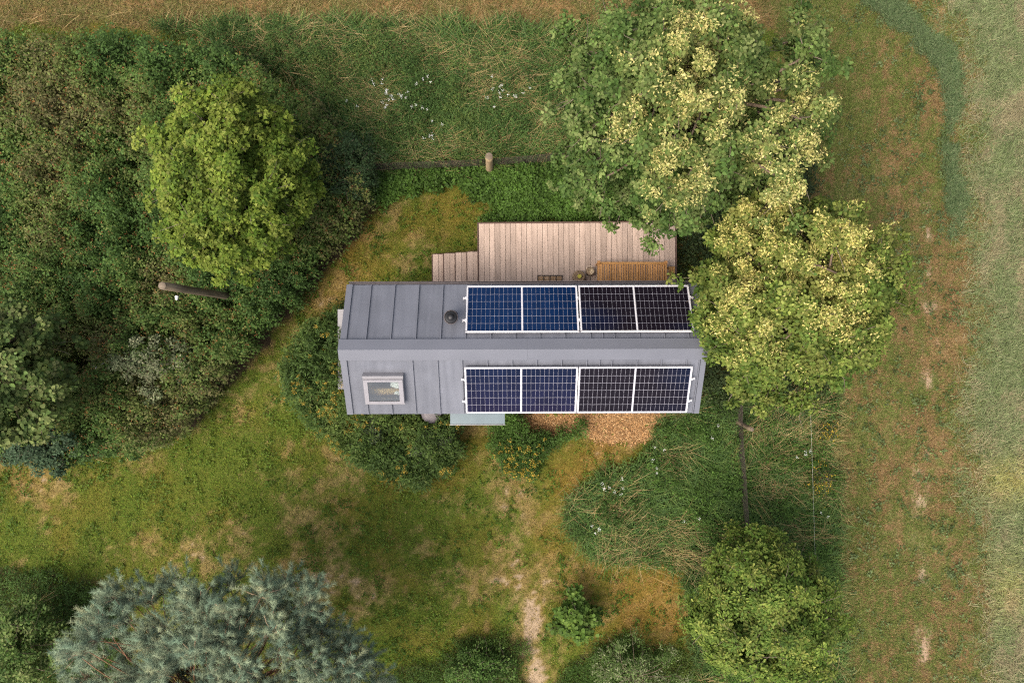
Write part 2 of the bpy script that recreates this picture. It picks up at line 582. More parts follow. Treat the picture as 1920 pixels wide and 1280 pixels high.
P_THICKET = [(-400, 75), (150, 62), (330, 78), (470, 110), (560, 175), (640, 250), (680, 325), (690, 370), (650, 430), (590, 490), (535, 570), (490, 625), (440, 690), (395, 740), (340, 800), (290, 840), (170, 860), (40, 870), (-400, 820)]
P_TALL1 = [(300, 55), (500, 40), (800, 45), (1080, 62), (1250, 60), (1300, 300), (1070, 300), (690, 315), (620, 230), (540, 140), (430, 100)]
P_TALL2 = [(1240, 785), (1330, 740), (1555, 740), (1568, 1000), (1572, 1290), (1580, 1500), (1300, 1500), (1290, 1062), (1200, 1055), (1100, 1045), (1048, 990), (1065, 935), (1130, 890), (1210, 850)]
P_BED = [(690, 318), (1080, 300), (1290, 300), (1300, 410), (1262, 416), (898, 416), (935, 385), (860, 345), (770, 345), (720, 375), (670, 370)]
P_UNDER = [(1270, 300), (1560, 200), (1660, 420), (1640, 700), (1560, 770), (1320, 780), (1310, 530), (1268, 530)]
P_HOUSEBUSH = [(540, 655), (590, 598), (640, 575), (700, 575), (700, 760), (850, 770), (858, 850), (845, 892), (780, 912), (705, 888), (618, 826), (558, 765), (530, 700)]
P_BUSH2 = [(930, 768), (962, 775), (992, 812), (1045, 818), (1095, 786), (1102, 812), (1020, 845), (992, 898), (945, 890), (922, 840)]
P_BOT1 = [(820, 1240), (900, 1195), (975, 1205), (985, 1300), (990, 1400), (640, 1400), (700, 1270), (760, 1250)]
P_BOT2 = [(1050, 1300), (1080, 1225), (1180, 1195), (1280, 1225), (1340, 1290), (1360, 1420), (1040, 1420)]
P_BOTL = [(-300, 1085), (110, 1090), (200, 1150), (220, 1420), (-300, 1420)]
P_CHIPS = [(950, 770), (1265, 770), (1240, 815), (1180, 828), (1120, 815), (1060, 812), (1000, 815), (965, 800)]

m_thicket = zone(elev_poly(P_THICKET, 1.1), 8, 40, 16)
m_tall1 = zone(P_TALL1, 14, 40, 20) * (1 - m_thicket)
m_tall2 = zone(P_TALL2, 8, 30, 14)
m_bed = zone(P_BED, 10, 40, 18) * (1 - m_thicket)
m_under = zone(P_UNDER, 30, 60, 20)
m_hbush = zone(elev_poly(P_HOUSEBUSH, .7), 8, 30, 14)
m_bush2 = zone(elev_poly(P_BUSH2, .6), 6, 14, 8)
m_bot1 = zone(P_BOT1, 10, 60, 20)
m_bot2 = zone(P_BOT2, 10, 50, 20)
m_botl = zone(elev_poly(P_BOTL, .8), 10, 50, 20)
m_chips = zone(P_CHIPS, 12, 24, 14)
# the field beyond and the mown strip beside it
edge_x = 1835 + 18 * (vnoise(PY / 90, PY * 0, 5) - .5) * 2 - 25 * sstep(330, 60, PY) - 130 * sstep(110, -180, PY)
m_field = sstep(-45, 45, PX - edge_x + WARP * 70 + WARP2 * 50)
strip_x = 1572 + 10 * (vnoise(PY / 120, PY * 0, 6) - .5) - 60 * sstep(760, 600, PY) - 60 * sstep(300, 0, PY)
m_strip = sstep(-10, 10, PX - strip_x + WARP * 24 + WARP2 * 14) * (1 - m_field)
m_top = sstep(62, 38, PY + WARP * 36 + WARP2 * 16) * (1 - m_strip) * (1 - m_field)
SWATH = [(1590, -40), (1680, 22), (1740, 72), (1772, 112), (1786, 200), (1782, 270), (1788, 330), (1794, 430)]
d_swath = polyline_dist(SWATH, PX, PY)
m_swath = sstep(24, 8, d_swath + WARP * 40 + WARP2 * 20) * sstep(.2, .5, fbm(PX / 60, PY / 60, 77, 2) + .3 * (PY < 140))

DRY = [(772, 480, 30, .9), (740, 455, 25, .5), (590, 555, 28, .8), (535, 600, 30, .6), (520, 640, 45, .7), (515, 745, 26, .9), (500, 700, 24, .7), (440, 985, 32, 1.1), (262, 1000, 22, .8), (205, 1035, 26, .7), (380, 1022, 32, .9), (330, 1040, 40, .5),
       (555, 1040, 22, .9), (640, 1000, 18, .7), (632, 955, 18, .8), (660, 1105, 45, .9), (620, 868, 20, .9), (560, 860, 40, .4), (975, 942, 34, 1.0), (998, 1155, 26, 1.6), (990, 1215, 24, 1.2), (1008, 1260, 26, 1.3), (1015, 1300, 26, 1.4), (920, 1172, 16, 1.2), (880, 1160, 30, .6),
       (965, 1065, 40, .8), (1000, 1110, 26, .7), (1120, 1045, 25, .5), (790, 1050, 26, .6), (800, 955, 45, .5), (100, 905, 60, .6), (30, 900, 40, .5), (870, 1090, 50, .55), (960, 1090, 30, .7), (1070, 1120, 40, .5), (720, 1110, 50, .5), (520, 1090, 40, .6), (1240, 1120, 60, .35), (600, 1080, 36, .6)]
GRN = [(230, 950, 60, .7), (150, 985, 60, .6), (60, 980, 60, .5), (680, 1055, 30, .7), (660, 1010, 26, .5), (855, 1025, 60, .7), (330, 930, 60, .5), (400, 860, 60, .5), (540, 830, 70, .3), (850, 870, 40, .3), (730, 1190, 70, .9), (760, 1240, 60, .8), (480, 940, 50, .4), (900, 1010, 50, .5), (1080, 930, 40, .3), (100, 1060, 60, .6), (650, 500, 40, .4), (720, 520, 40, .4), (860, 440, 30, .6)]
RUST = [(1170, 1090, 110, .9), (1090, 870, 60, .6), (680, 430, 80, .6), (850, 390, 60, .8), (1060, 905, 50, .8), (1240, 1130, 80, .7), (560, 590, 60, .6), (880, 820, 60, .6), (1150, 840, 60, .6), (60, 880, 70, .5), (1030, 1000, 40, .5), (1260, 1180, 60, .6), (640, 540, 60, .5)]


def blobs(lst):
    a = np.zeros_like(PX)
    xw = PX + WARP * 60; yw = PY + WARP2 * 40
    for x, y, r, k in lst:
        a += k * np.exp(-((xw - x) ** 2 + (yw - y) ** 2) / (r * r))
    return a


n_big = fbm(PX / 95, PY / 95, 21, 4); n_mid = fbm(PX / 32, PY / 32, 31, 4); n_small = fbm(PX / 10, PY / 10, 41, 3)
dry = np.clip(.30 + (n_big - .5) * .7 + (n_mid - .5) * 1.0 + (n_small - .5) * 1.0 + blobs(DRY) * (.33 + .6 * (n_small - .5)) - blobs(GRN) * .42, 0, 1.4)
rust = np.clip(blobs(RUST) * .75 + (fbm(PX / 60, PY / 60, 51, 4) - .42) * 1.1, 0, 1)


def mix(a, b, t):
    return a * (1 - t[..., None]) + b * t[..., None]


C = lambda *v: np.array(v, float)
PATH = [(978, 1040), (985, 1105), (998, 1155), (992, 1205), (1004, 1255), (1016, 1320), (1020, 1500)]
dry = np.clip(dry + .72 * sstep(26, 2, polyline_dist(PATH, PX, PY) + WARP * 34 + WARP2 * 22) * sstep(1040, 1150, PY), 0, 1.4)
base = mix(mix(np.broadcast_to(C(.075, .095, .015), PX.shape + (3,)), C(.19, .15, .055), sstep(.25, .8, dry)), C(.29, .215, .14), sstep(.85, 1.25, dry))
base = mix(base, C(.20, .105, .026), rust * .6 * (1 - sstep(.85, 1.2, dry)))
# mown strip: brown and green flecks, dry wheel line
n_s1 = fbm(PX / 10, PY / 13, 61, 3); n_s2 = fbm(PX / 70, PY / 90, 66, 3)
wheel = np.exp(-((PX - 1735 + 10 * np.sin(PY / 130)) / 15) ** 2) * sstep(.50, .75, fbm(PX / 30, PY / 34, 71, 3)) * sstep(300, 430, PY)
strip = mix(np.broadcast_to(C(.175, .115, .055), PX.shape + (3,)), C(.115, .115, .04), sstep(.38, .58, n_s1 * .6 + n_s2 * .4 - (PX - 1700) / 2600))
strip = mix(strip, C(.34, .245, .17), wheel * .75)
n_f = fbm(PX / 22, PY / 36, 81, 4) - .04
field = mix(np.broadcast_to(C(.15, .165, .085), PX.shape + (3,)), C(.22, .195, .11), sstep(.45, .68, n_f))
top = mix(np.broadcast_to(C(.19, .12, .05), PX.shape + (3,)), C(.11, .105, .035), sstep(.4, .6, n_mid))
gcol = mix(base, top, m_top)
gcol = mix(gcol, strip, m_strip)
gcol = mix(gcol, field, m_field)
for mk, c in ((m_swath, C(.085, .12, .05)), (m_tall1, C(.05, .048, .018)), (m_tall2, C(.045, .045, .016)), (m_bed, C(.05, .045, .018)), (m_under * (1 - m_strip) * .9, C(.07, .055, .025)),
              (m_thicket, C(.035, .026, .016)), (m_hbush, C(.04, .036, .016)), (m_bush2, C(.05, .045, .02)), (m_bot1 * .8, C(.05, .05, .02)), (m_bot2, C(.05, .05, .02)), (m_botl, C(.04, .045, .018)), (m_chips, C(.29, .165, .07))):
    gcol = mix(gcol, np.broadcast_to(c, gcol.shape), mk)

# ------------------------------------------------------------------ ground sheets (one continuous grid, cut along the field and track edges)
far = np.array([24, 34, 55, 95, 170, 320, 700.0])
k0 = CAM_H / FPX
xs = np.concatenate([-far[::-1], (gx - 960) * k0, far])
ys = np.concatenate([far[::-1], (640 - gy) * k0, -far])
XX, YY = np.meshgrid(xs, ys)
ci = np.clip(np.arange(len(xs)) - len(far), 0, len(gx) - 1); cj = np.clip(np.arange(len(ys)) - len(far), 0, len(gy) - 1)
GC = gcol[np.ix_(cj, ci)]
near = ((np.abs(XX) < 15) & (np.abs(YY) < 11)).astype(float)
ZZ = (fbm(XX / .6, YY / .6, 91, 3) - .5) * .05 * near
ZZ -= .03
vid = np.arange(XX.size).reshape(XX.shape)
Q = np.stack([vid[1:, :-1], vid[1:, 1:], vid[:-1, 1:], vid[:-1, :-1]], -1).reshape(-1, 4)
Vg = np.stack([XX, YY, ZZ], -1).reshape(-1, 3)
fm = m_field[np.ix_(cj, ci)]; sm = m_strip[np.ix_(cj, ci)]
qf = fm[:-1, :-1].ravel() > .5; qs = (sm[:-1, :-1].ravel() > .5) & ~qf
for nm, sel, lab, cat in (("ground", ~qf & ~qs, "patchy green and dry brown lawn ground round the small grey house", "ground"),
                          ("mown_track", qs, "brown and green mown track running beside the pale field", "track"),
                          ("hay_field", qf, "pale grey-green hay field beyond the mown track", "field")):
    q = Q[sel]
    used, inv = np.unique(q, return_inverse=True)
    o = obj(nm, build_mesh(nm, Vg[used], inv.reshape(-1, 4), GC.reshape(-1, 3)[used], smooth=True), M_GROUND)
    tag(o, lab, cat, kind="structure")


def ground_pts(n, mask, lo=(-150, -130), hi=(2070, 1410), r=None):
    """random ground points (photo px and metres) kept with the probability of the mask"""
    r = r or rng
    px = r.uniform(lo[0], hi[0], n); py = r.uniform(lo[1], hi[1], n)
    keep = r.random(n) < look(mask, px, py)
    px, py = px[keep], py[keep]
    # nothing grows under the house or through the deck
    x = (px - 960) * k0; y = (640 - py) * k0
    ok = ~((x > -3.2) & (x < 3.6) & (y > -1.38) & (y < 1.1)) & ~((x > -1.9) & (x < 3.75) & (y > 1.0) & (y < 2.12)) & ~((x > -.8) & (x < 3.75) & (y > 1.0) & (y < 2.73))
    return px[ok], py[ok], x[ok], y[ok]


def P3(x, y, z=0.0):
    return np.stack([x, y, np.zeros_like(x) + z], -1)


# ------------------------------------------------------------------ the small grey house
HROT = math.radians(0.2)
HC = np.array([0.21, -0.147])
TAN = math.tan(math.radians(30)); SIN = .5; COS = math.cos(math.radians(30))
ZR, YR = 3.9, 0.0
X0, X1 = -3.455, 3.46           # local to the house centre
VE = 1.268                       # ridge to eave, horizontal


def hloc(x, y, z=0.0):
    """world point (unrotated house axes) -> world point with the house's slight turn"""
    dx, dy = x - HC[0], y - HC[1]
    return (HC[0] + dx * math.cos(HROT) - dy * math.sin(HROT), HC[1] + dx * math.sin(HROT) + dy * math.cos(HROT), z)


def sbox(name, lst, side):
    """boxes laid on a roof slope: (x0,x1, v0,v1 horizontal run from the ridge, l0,l1 lift along the normal)"""
    V, F = [], []
    for k, (x0, x1, v0, v1, l0, l1) in enumerate(lst):
        b = 8 * k
        for l in (l0, l1):
            for (x, v) in ((x0, v0), (x1, v0), (x1, v1), (x0, v1)):
                V.append((x - HC[0], side * (v + l * SIN), ZR - v * TAN + l * COS))
        fs = [(b, b + 3, b + 2, b + 1), (b + 4, b + 5, b + 6, b + 7), (b, b + 1, b + 5, b + 4), (b + 1, b + 2, b + 6, b + 5), (b + 2, b + 3, b + 7, b + 6), (b + 3, b, b + 4, b + 7)]
        F += [f[::-1] for f in fs] if side > 0 else fs
    me = bpy.data.meshes.new(name)
    me.from_pydata(V, [], F); me.update()
    return me


house = thing("tiny_house", "small grey metal-roofed house carrying solar panels beside a wooden deck", "house", (HC[0], HC[1], 0), (0, 0, HROT))
hx0, hx1 = X0 + .14, X1 - .14
for nm, bx in (("wall", (hx0, hx1, 1.04, 1.12, 0, 3.1)), ("wall", (hx0, hx1, -1.12, -1.04, 0, 3.1))):
    obj(nm, boxes(nm, [bx]), M_WALL, house)
for x in (hx0, hx1 - .08):
    me = bpy.data.meshes.new("gable_wall")
    pr = [(-1.038, 0), (1.038, 0), (1.038, 3.12), (0, 3.70), (-1.038, 3.12)]
    V = [(x, y, z) for y, z in pr] + [(x + .08, y, z) for y, z in pr]
    F = [(0, 4, 3, 2, 1), (5, 6, 7, 8, 9)] + [(i, (i + 1) % 5, (i + 1) % 5 + 5, i + 5) for i in range(5)]
    me.from_pydata(V, [], F); me.update()
    obj("gable_wall", me, M_WALL, house)
gd = obj("glass_door", boxes("glass_door", [(.2, 1.8, 1.122, 1.16, .78, 2.85)]), M_GUTTER, house)
for k in range(2):
    obj("door_pane", boxes("door_pane", [(.27 + k * .78, .95 + k * .78, 1.162, 1.168, .86, 2.77)]), mat_plain("dark_door_glass", (.02, .025, .03), .08, 0, .1), gd)

roof = obj("roof", sbox("roof", [(X0 + HC[0] + .03, X1 + HC[0] - .03, 0.0, VE - .03, -.11, -.018)], 1), M_GUTTER, house)
SKX0, SKX1, SKV0, SKV1 = -2.78, -2.13, .52, .94      # opening of the skylight (world x, run from the ridge)
XL, XR = X0 + HC[0], X1 + HC[0]
obj("roof_deck", sbox("roof_deck", [(XL + .03, SKX0, 0, VE - .03, -.11, -.018), (SKX1, XR - .03, 0, VE - .03, -.11, -.018), (SKX0, SKX1, 0, SKV0, -.11, -.018), (SKX0, SKX1, SKV1, VE - .03, -.11, -.018)], -1), M_GUTTER, roof)
SEAM_UP = [-3.129, -2.757, -2.29, -1.82, -1.348, -.88, -.40, .06, .53, 1.0, 1.48, 1.71, 1.93, 2.41, 2.88, 3.34]
SEAM_LO = [-3.129, -1.885, -1.41, -.945, -.47, .0, .468, .935, 1.41, 1.655, 1.886, 2.36, 2.82, 3.295, 3.54]


def sheets(side, seams):
    edges = [XL + .105] + [s for s in seams[1:]] + [XR - .105]
    edges = [e for e in edges if e <= XR - .1]
    for a, b in zip(edges[:-1], edges[1:]):
        if side < 0 and a < SKX0 < b:
            lst = [(a, SKX0, .10, VE, -.016, .0), (SKX1, b, .10, VE, -.016, .0), (SKX0, SKX1, .10, SKV0, -.016, .0), (SKX0, SKX1, SKV1, VE, -.016, .0)]
        else:
            lst = [(a + .001, b - .001, .10, VE, -.016, rng.uniform(-.001, .001))]
        obj("roof_sheet", sbox("roof_sheet", lst, side), M_ROOF, roof)
    for s in seams:
        obj("standing_seam", sbox("standing_seam", [(s - .009, s + .009, .11, VE - .012, -.002, .034)], side), M_TRIM, roof)
    if side < 0:
        for s in (-2.82, -2.35):
            obj("standing_seam", sbox("standing_seam", [(s - .009, s + .009, SKV1 + .12, VE - .012, -.002, .034)], side), M_TRIM, roof)
    for a, b in ((XL, XL + .103), (XR - .103, XR)):
        obj("verge_trim", sbox("verge_trim", [(a, b, .004, VE + .004, -.13, .012)], side), M_TRIM, roof)


for a, b in ((XL - .012, .285), (.287, XR + .012)):
    prof = [(-.172, -.0), (-.170, .046), (0, .046), (.170, .046), (.172, 0)]
    V = []
    for x in (a, b):
        for v, l in prof:
            sg = -1 if v < 0 else 1
            V.append((x - HC[0], v + (sg * l * SIN if v else 0), ZR - abs(v) * TAN + (l * COS if v else l / COS)))
    me = bpy.data.meshes.new("ridge_cap")
    me.from_pydata(V, [], [(i, i + 1, i + 6, i + 5) for i in range(4)]); me.update()
    rc = obj("ridge_cap", me, M_TRIM, roof)
    sm_ = rc.modifiers.new("Solidify", 'SOLIDIFY'); sm_.thickness = .006


sheets(1, SEAM_UP)
sheets(-1, SEAM_LO)
# gutter along the deck side
gp = []
gv = [(VE - .005, -.03), (VE + .01, -.095), (VE + .055, -.095), (VE + .068, -.02), (VE + .06, -.02), (VE + .048, -.085), (VE + .016, -.085), (VE + .004, -.03)]
me = bpy.data.meshes.new("gutter")
ze = ZR - VE * TAN
V = [(x, y, ze + z) for x in (X0 + .03, X1 + .0) for y, z in gv]
F = [(i, (i + 1) % 8, (i + 1) % 8 + 8, i + 8) for i in range(8)] + [(7, 6, 5, 4, 3, 2, 1, 0), (8, 9, 10, 11, 12, 13, 14, 15)]
me.from_pydata(V, [], F); me.update()
obj("gutter", me, M_GUTTER, house)
# skylight
fw = .058
sk = obj("skylight", sbox("skylight", [(SKX0 - fw, SKX0, SKV0 - .05, SKV1 + .06, 0, .12), (SKX1, SKX1 + fw, SKV0 - .05, SKV1 + .06, 0, .12),
                                       (SKX0, SKX1, SKV0 - .05, SKV0, 0, .12), (SKX0, SKX1, SKV1, SKV1 + .06, 0, .12)], -1), M_SKYL, house)
sash = .05
obj("sash", sbox("sash", [(SKX0 - .05, SKX0 + .03, SKV0 - .02, SKV1 + .03, .121, .15), (SKX1 - .03, SKX1 + .05, SKV0 - .02, SKV1 + .03, .121, .15),
                          (SKX0 + .03, SKX1 - .03, SKV0 - .02, SKV0 + .02, .121, .15), (SKX0 + .03, SKX1 - .03, SKV1 - .012, SKV1 + .03, .121, .15)], -1), mat_plain("pale_sash", (.27, .26, .28), .35, .2, .05), sk)
obj("top_hood", sbox("top_hood", [(SKX0 - fw - .006, SKX1 + fw + .006, SKV0 - .085, SKV0 - .052, 0, .128)], -1), M_SKYL, sk)
obj("pane", sbox("pane", [(SKX0 + .031, SKX1 - .031, SKV0 + .021, SKV1 - .013, .130, .138)], -1), M_GLASS, sk)
# reveal below the glass: timber lining, dark loft floor and an added white mound imitating cloud glint on the pane
obj("reveal_lining", sbox("reveal_lining", [(SKX0 - .02, SKX0 - .001, SKV0, SKV1, -.45, -.112), (SKX1 + .001, SKX1 + .02, SKV0, SKV1, -.45, -.112),
                                            (SKX0, SKX1, SKV0 - .02, SKV0 - .001, -.45, -.112), (SKX0, SKX1, SKV1 + .001, SKV1 + .02, -.45, -.112)], -1), M_PINEWOOD, sk)
obj("window_ledge", sbox("window_ledge", [(SKX0 + .002, SKX1 - .002, SKV1 - .10, SKV1 - .002, -.20, -.14)], -1), M_PINEWOOD, sk)
obj("loft_floor", boxes("loft_floor", [(SKX0 - HC[0] - .4, SKX1 - HC[0] + .4, -1.03, -.05, 2.55, 2.6)]), M_DARKIN, sk)
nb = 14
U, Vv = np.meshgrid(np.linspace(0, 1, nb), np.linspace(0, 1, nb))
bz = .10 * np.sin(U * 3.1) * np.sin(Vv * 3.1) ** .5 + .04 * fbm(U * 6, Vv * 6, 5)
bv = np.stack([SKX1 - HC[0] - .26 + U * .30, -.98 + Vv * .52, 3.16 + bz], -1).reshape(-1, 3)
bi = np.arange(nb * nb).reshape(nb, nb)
obj("cloud_glint_mound", build_mesh("cloud_glint_mound", bv, np.stack([bi[:-1, :-1], bi[:-1, 1:], bi[1:, 1:], bi[1:, :-1]], -1).reshape(-1, 4), smooth=True), M_WHITE, sk)
# flue
fl = obj("flue_pipe", lathe("flue_pipe", [(0, -.35), (.085, -.35), (.085, .34), (.0, .34)], 20), M_BLACKM, house, (-1.145 - HC[0], .46 - HC[1], 3.55))
obj("flue_collar", lathe("flue_collar", [(.087, .0), (.135, -.05), (.14, -.07), (.087, .03)], 20), M_BLACKM, fl)
obj("flue_cap", lathe("flue_cap", [(0, .40), (.02, .40), (.055, .39), (.06, .375), (.095, .365), (.125, .34), (.125, .325), (.0, .33)], 24), M_BLACKM, fl)
obj("flue_cap_rim", lathe("flue_cap_rim", [(.118, .338), (.132, .345), (.138, .33), (.132, .315), (.118, .32), (.118, .338)], 24), M_GUTTER, fl)
# canopy over the back door
dc = obj("door_canopy", boxes("door_canopy", [(-1.285 - HC[0], -.155 - HC[0], -1.565, -1.121, 2.30, 2.325)]), M_CANOPY, house)
obj("canopy_rim", boxes("canopy_rim", [(-1.297 - HC[0], -.143 - HC[0], -1.580, -1.566, 2.285, 2.34)]), M_SKYL, dc)
for x in (-1.2, -.24):
    obj("canopy_bracket", tubes("canopy_bracket", [([(x - HC[0], -1.12, 1.95), (x - HC[0], -1.5, 2.295)], [.015, .015])]), M_GUTTER, dc)
bd = obj("back_door", boxes("back_door", [(-1.1 - HC[0], -.3 - HC[0], -1.15, -1.122, .3, 2.25)]), M_GUTTER, house)
obj("door_handle", boxes("door_handle", [(-1.03 - HC[0], -.92 - HC[0], -1.19, -1.152, 1.22, 1.25)]), M_METALP, bd)

# storage box on the drawbar end
sb = thing("storage_box", "grey sheet-metal storage box against the gable end of the small house", "box", hloc(-3.6, -.16), (0, 0, HROT))
obj("body", boxes("body", [(-.235, .265, -.86, .86, 0, 1.15)]), M_WALL, sb)
lidc = mat_plain("pale_grey_lid_sheet", (.20, .195, .21), .45, .1, .06, 3)
for a, b in ((-.885, -.46), (-.455, .12), (.125, .50), (.505, .885)):
    obj("lid_sheet", boxes("lid_sheet", [(-.26, .29, a, b, 1.152, 1.185)]), lidc, sb)

# rain barrel
rb = thing("rain_barrel", "grey rain barrel with a round lid under the eave beside the bluish canopy", "barrel", hloc(-1.815, -1.60))
obj("barrel", lathe("barrel", [(0, 0), (.19, 0), (.215, .25), (.222, .5), (.215, .78), (.195, .95), (0, .95)], 28), M_BARREL, rb)
obj("lid", lathe("lid", [(.225, .93), (.23, .96), (.215, .985), (.12, .998), (0, 1.0)], 28), M_BARREL, rb)

# ------------------------------------------------------------------ solar panels
PL, PW, NR, NCOL = 2.144, 1.047, 6, 12
CW = (PL - .05 - .03 - .02) / 24 - .0045
CH = (PW - .05 - .012) / 6 - .0065
cell_me = boxes("cell", [(-CW / 2, CW / 2, -CH / 2, CH / 2, 0, .0025)]); cell_me.materials.append(M_CELL)
fr_long = boxes("frame_bar", [(-PL / 2, PL / 2, -.009, .0125, -.018, .020)]); fr_long.materials.append(M_FRAMEW)
fr_short = boxes("frame_bar", [(-.0125, .0125, -PW / 2 + .0126, PW / 2 - .0126, -.018, .020)]); fr_short.materials.append(M_FRAMEW)
back_me = boxes("backsheet", [(-PL / 2 + .0126, PL / 2 - .0126, -PW / 2 + .0126, PW / 2 - .0126, -.004, .006)]); back_me.materials.append(M_BACK)
bus_me = boxes("centre_strip", [(-.011, .011, -PW / 2 + .0127, PW / 2 - .0127, .0062, .0095)]); bus_me.materials.append(M_FRAMEW)
rail_me = boxes("mounting_rail", [(-PL / 2 - .012, PL / 2 + .012, -.018, .018, -.075, -.0185)]); rail_me.materials.append(M_FRAMEW)
clamp_me = boxes("clamp", [(-.022, .0, -.02, .02, -.018, .026), (-.052, -.0221, -.012, .012, -.018, .008), (-.066, -.0522, -.022, .022, -.03, .004)]); clamp_me.materials.append(M_FRAMEW)


def cell_tint(blue, u, v, seed):
    n = float(vnoise(np.array(u * 3.1 + seed), np.array(v * 3.1 + seed * 1.7), 5))
    return n


def solar(label, xa, v_mid, side, tint):
    xc = xa + PL / 2
    lift = .09
    y = HC[1] + side * (v_mid + lift * SIN); z = ZR - v_mid * TAN + lift * COS
    a = -side * math.radians(30)
    t = thing("solar_panel", label, "solar panel", hloc(xc, y, z), (a, 0, HROT), "solar panels on the roof")
    obj("backsheet", back_me, None, t)
    obj("centre_strip", bus_me, None, t)
    for s in (-1, 1):
        obj("frame_bar", fr_long, None, t, (0, s * (PW / 2 - .0125), 0))
        obj("frame_bar", fr_short, None, t, (s * (PL / 2 - .0125), 0, 0))
        obj("mounting_rail", rail_me, None, t, (0, s * .25, 0))
        for e in (-1, 1):
            obj("clamp", clamp_me, None, t, (e * PL / 2, s * .25, 0), (0, 0, 0 if e < 0 else math.pi))
    px_ = CW + .0045; py_ = CH + .0065
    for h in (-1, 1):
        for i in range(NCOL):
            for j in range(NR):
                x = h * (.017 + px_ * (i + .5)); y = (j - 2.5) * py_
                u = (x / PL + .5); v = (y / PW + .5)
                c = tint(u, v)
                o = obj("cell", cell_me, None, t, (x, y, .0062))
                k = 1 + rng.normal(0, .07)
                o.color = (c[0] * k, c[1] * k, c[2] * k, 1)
    return t


BLUE = np.array([.003, .015, .056]); NAVY = np.array([.003, .007, .024]); BLK = np.array([.008, .006, .010])  # blue-to-black sky reflection is painted into the cells along with their coating tint


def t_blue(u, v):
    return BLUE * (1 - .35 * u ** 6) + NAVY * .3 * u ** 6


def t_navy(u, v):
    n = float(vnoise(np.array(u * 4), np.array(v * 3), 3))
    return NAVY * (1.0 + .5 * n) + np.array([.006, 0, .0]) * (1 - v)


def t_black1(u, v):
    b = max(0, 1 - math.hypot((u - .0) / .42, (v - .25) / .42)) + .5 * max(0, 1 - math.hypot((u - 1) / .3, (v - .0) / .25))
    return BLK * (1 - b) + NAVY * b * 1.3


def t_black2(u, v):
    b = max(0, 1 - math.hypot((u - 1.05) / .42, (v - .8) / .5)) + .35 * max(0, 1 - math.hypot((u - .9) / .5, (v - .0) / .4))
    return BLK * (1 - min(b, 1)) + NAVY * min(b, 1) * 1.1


VU = (.171 + 1.078) / 2 + .147 - .09 * SIN
VL = (.483 + 1.39) / 2 - .147 - .09 * SIN
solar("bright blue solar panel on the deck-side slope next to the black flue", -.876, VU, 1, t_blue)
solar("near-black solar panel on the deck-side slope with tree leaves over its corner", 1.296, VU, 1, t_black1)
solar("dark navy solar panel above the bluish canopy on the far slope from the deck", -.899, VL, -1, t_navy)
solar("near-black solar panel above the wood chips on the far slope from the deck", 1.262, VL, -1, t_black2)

# ------------------------------------------------------------------ deck and steps
DZ = .75
deck = thing("wooden_deck", "wooden deck of pale weathered boards with dark brown edging beside the house", "deck", (1.48, 1.9, 0), (0, 0, math.radians(.4)))
bw, pitch, ndk = .113, .1205, 37
dl0, dl1 = -.86, .785
board_me = boxes("deck_board", [(-bw / 2, bw / 2, dl0, dl1, -.028, 0)]); board_me.materials.append(M_DECK)
for k in range(ndk):
    o = obj("deck_board", board_me, None, deck, (-2.23 + pitch * (k + .5), 0, DZ + rng.uniform(-.002, .002)))
xl, xr = -2.23, -2.23 + pitch * ndk
for bx in ((xl - .03, xr + .03, dl1 + .004, dl1 + .034, .45, DZ + .004), (xl - .034, xl - .004, dl0, dl1, .45, DZ + .004), (xr + .004, xr + .034, dl0, dl1, .45, DZ + .004)):
    obj("fascia_board", boxes("fascia_board", [bx]), M_FASCIA, deck)
for y in (-.7, 0, .7):
    obj("joist", boxes("joist", [(xl, xr, y - .03, y + .03, .58, DZ - .03)]), M_FASCIA, deck)
for x in (xl + .1, 0, xr - .1):
    for y in (-.7, .7):
        obj("deck_post", boxes("deck_post", [(x - .045, x + .045, y - .045, y + .045, -.05, .579)]), M_FASCIA, deck)
steps = thing("wooden_steps", "four pale wooden steps rising from the grass to the deck", "steps", (-1.31, 1.56, 0), (0, 0, math.radians(.4)))
for k in range(4):
    z = .15 * (k + 1); xa = -.557 + .2785 * k
    tw = .2785 / 2
    for q in range(2):
        m_ = boxes("tread_board", [(xa + .012 + q * .133, xa + .012 + q * .133 + .127, -.52, .485, z - .028, z)])
        obj("tread_board", m_, M_DECK, steps)
    obj("riser_board", boxes("riser_board", [(xa - .014, xa + .008, -.52, .49, z - .15, z - .001)]), M_FASCIA, steps)
for y in (-.535, .487):
    obj("stringer", boxes("stringer", [(-.53 + .2785 * k, -.53 + .2785 * (k + 1) if k < 3 else .556, y, y + .02, 0, .15 * (k + 1) - .03) for k in range(4)]), M_FASCIA, steps)

# bench, small stool, pots, mat on the deck
bench = thing("slatted_bench", "orange-brown teak bench with a slatted seat on the deck", "bench", (*W(1186, 511, 1.2)[:2], DZ), (0, 0, math.radians(.0)))
bx0, bx1 = -.775, .76
by0, by1 = -.42, .235
slat_me = boxes("slat", [(-.019, .019, by0 + .04, by1 - .05, -.02, 0)]); slat_me.materials.append(M_TEAK)
ns = 27
for k in range(ns):
    obj("slat", slat_me, None, bench, (bx0 + .075 + (bx1 - bx0 - .15) * k / (ns - 1), 0, .45 + rng.uniform(-.002, .002)), (0, 0, rng.normal(0, .004)))
M_TEAKX = mat_wood("oiled_teak_rail", (.55, .29, .10), (.40, .20, .065), 0, .55, .15, 1.3)
obj("front_rail", boxes("front_rail", [(bx0, bx1, by1 - .048, by1, .40, .462)]), M_TEAKX, bench)
obj("rear_rail", boxes("rear_rail", [(bx0, bx1, by0, by0 + .038, .40, .458)]), M_TEAKX, bench)
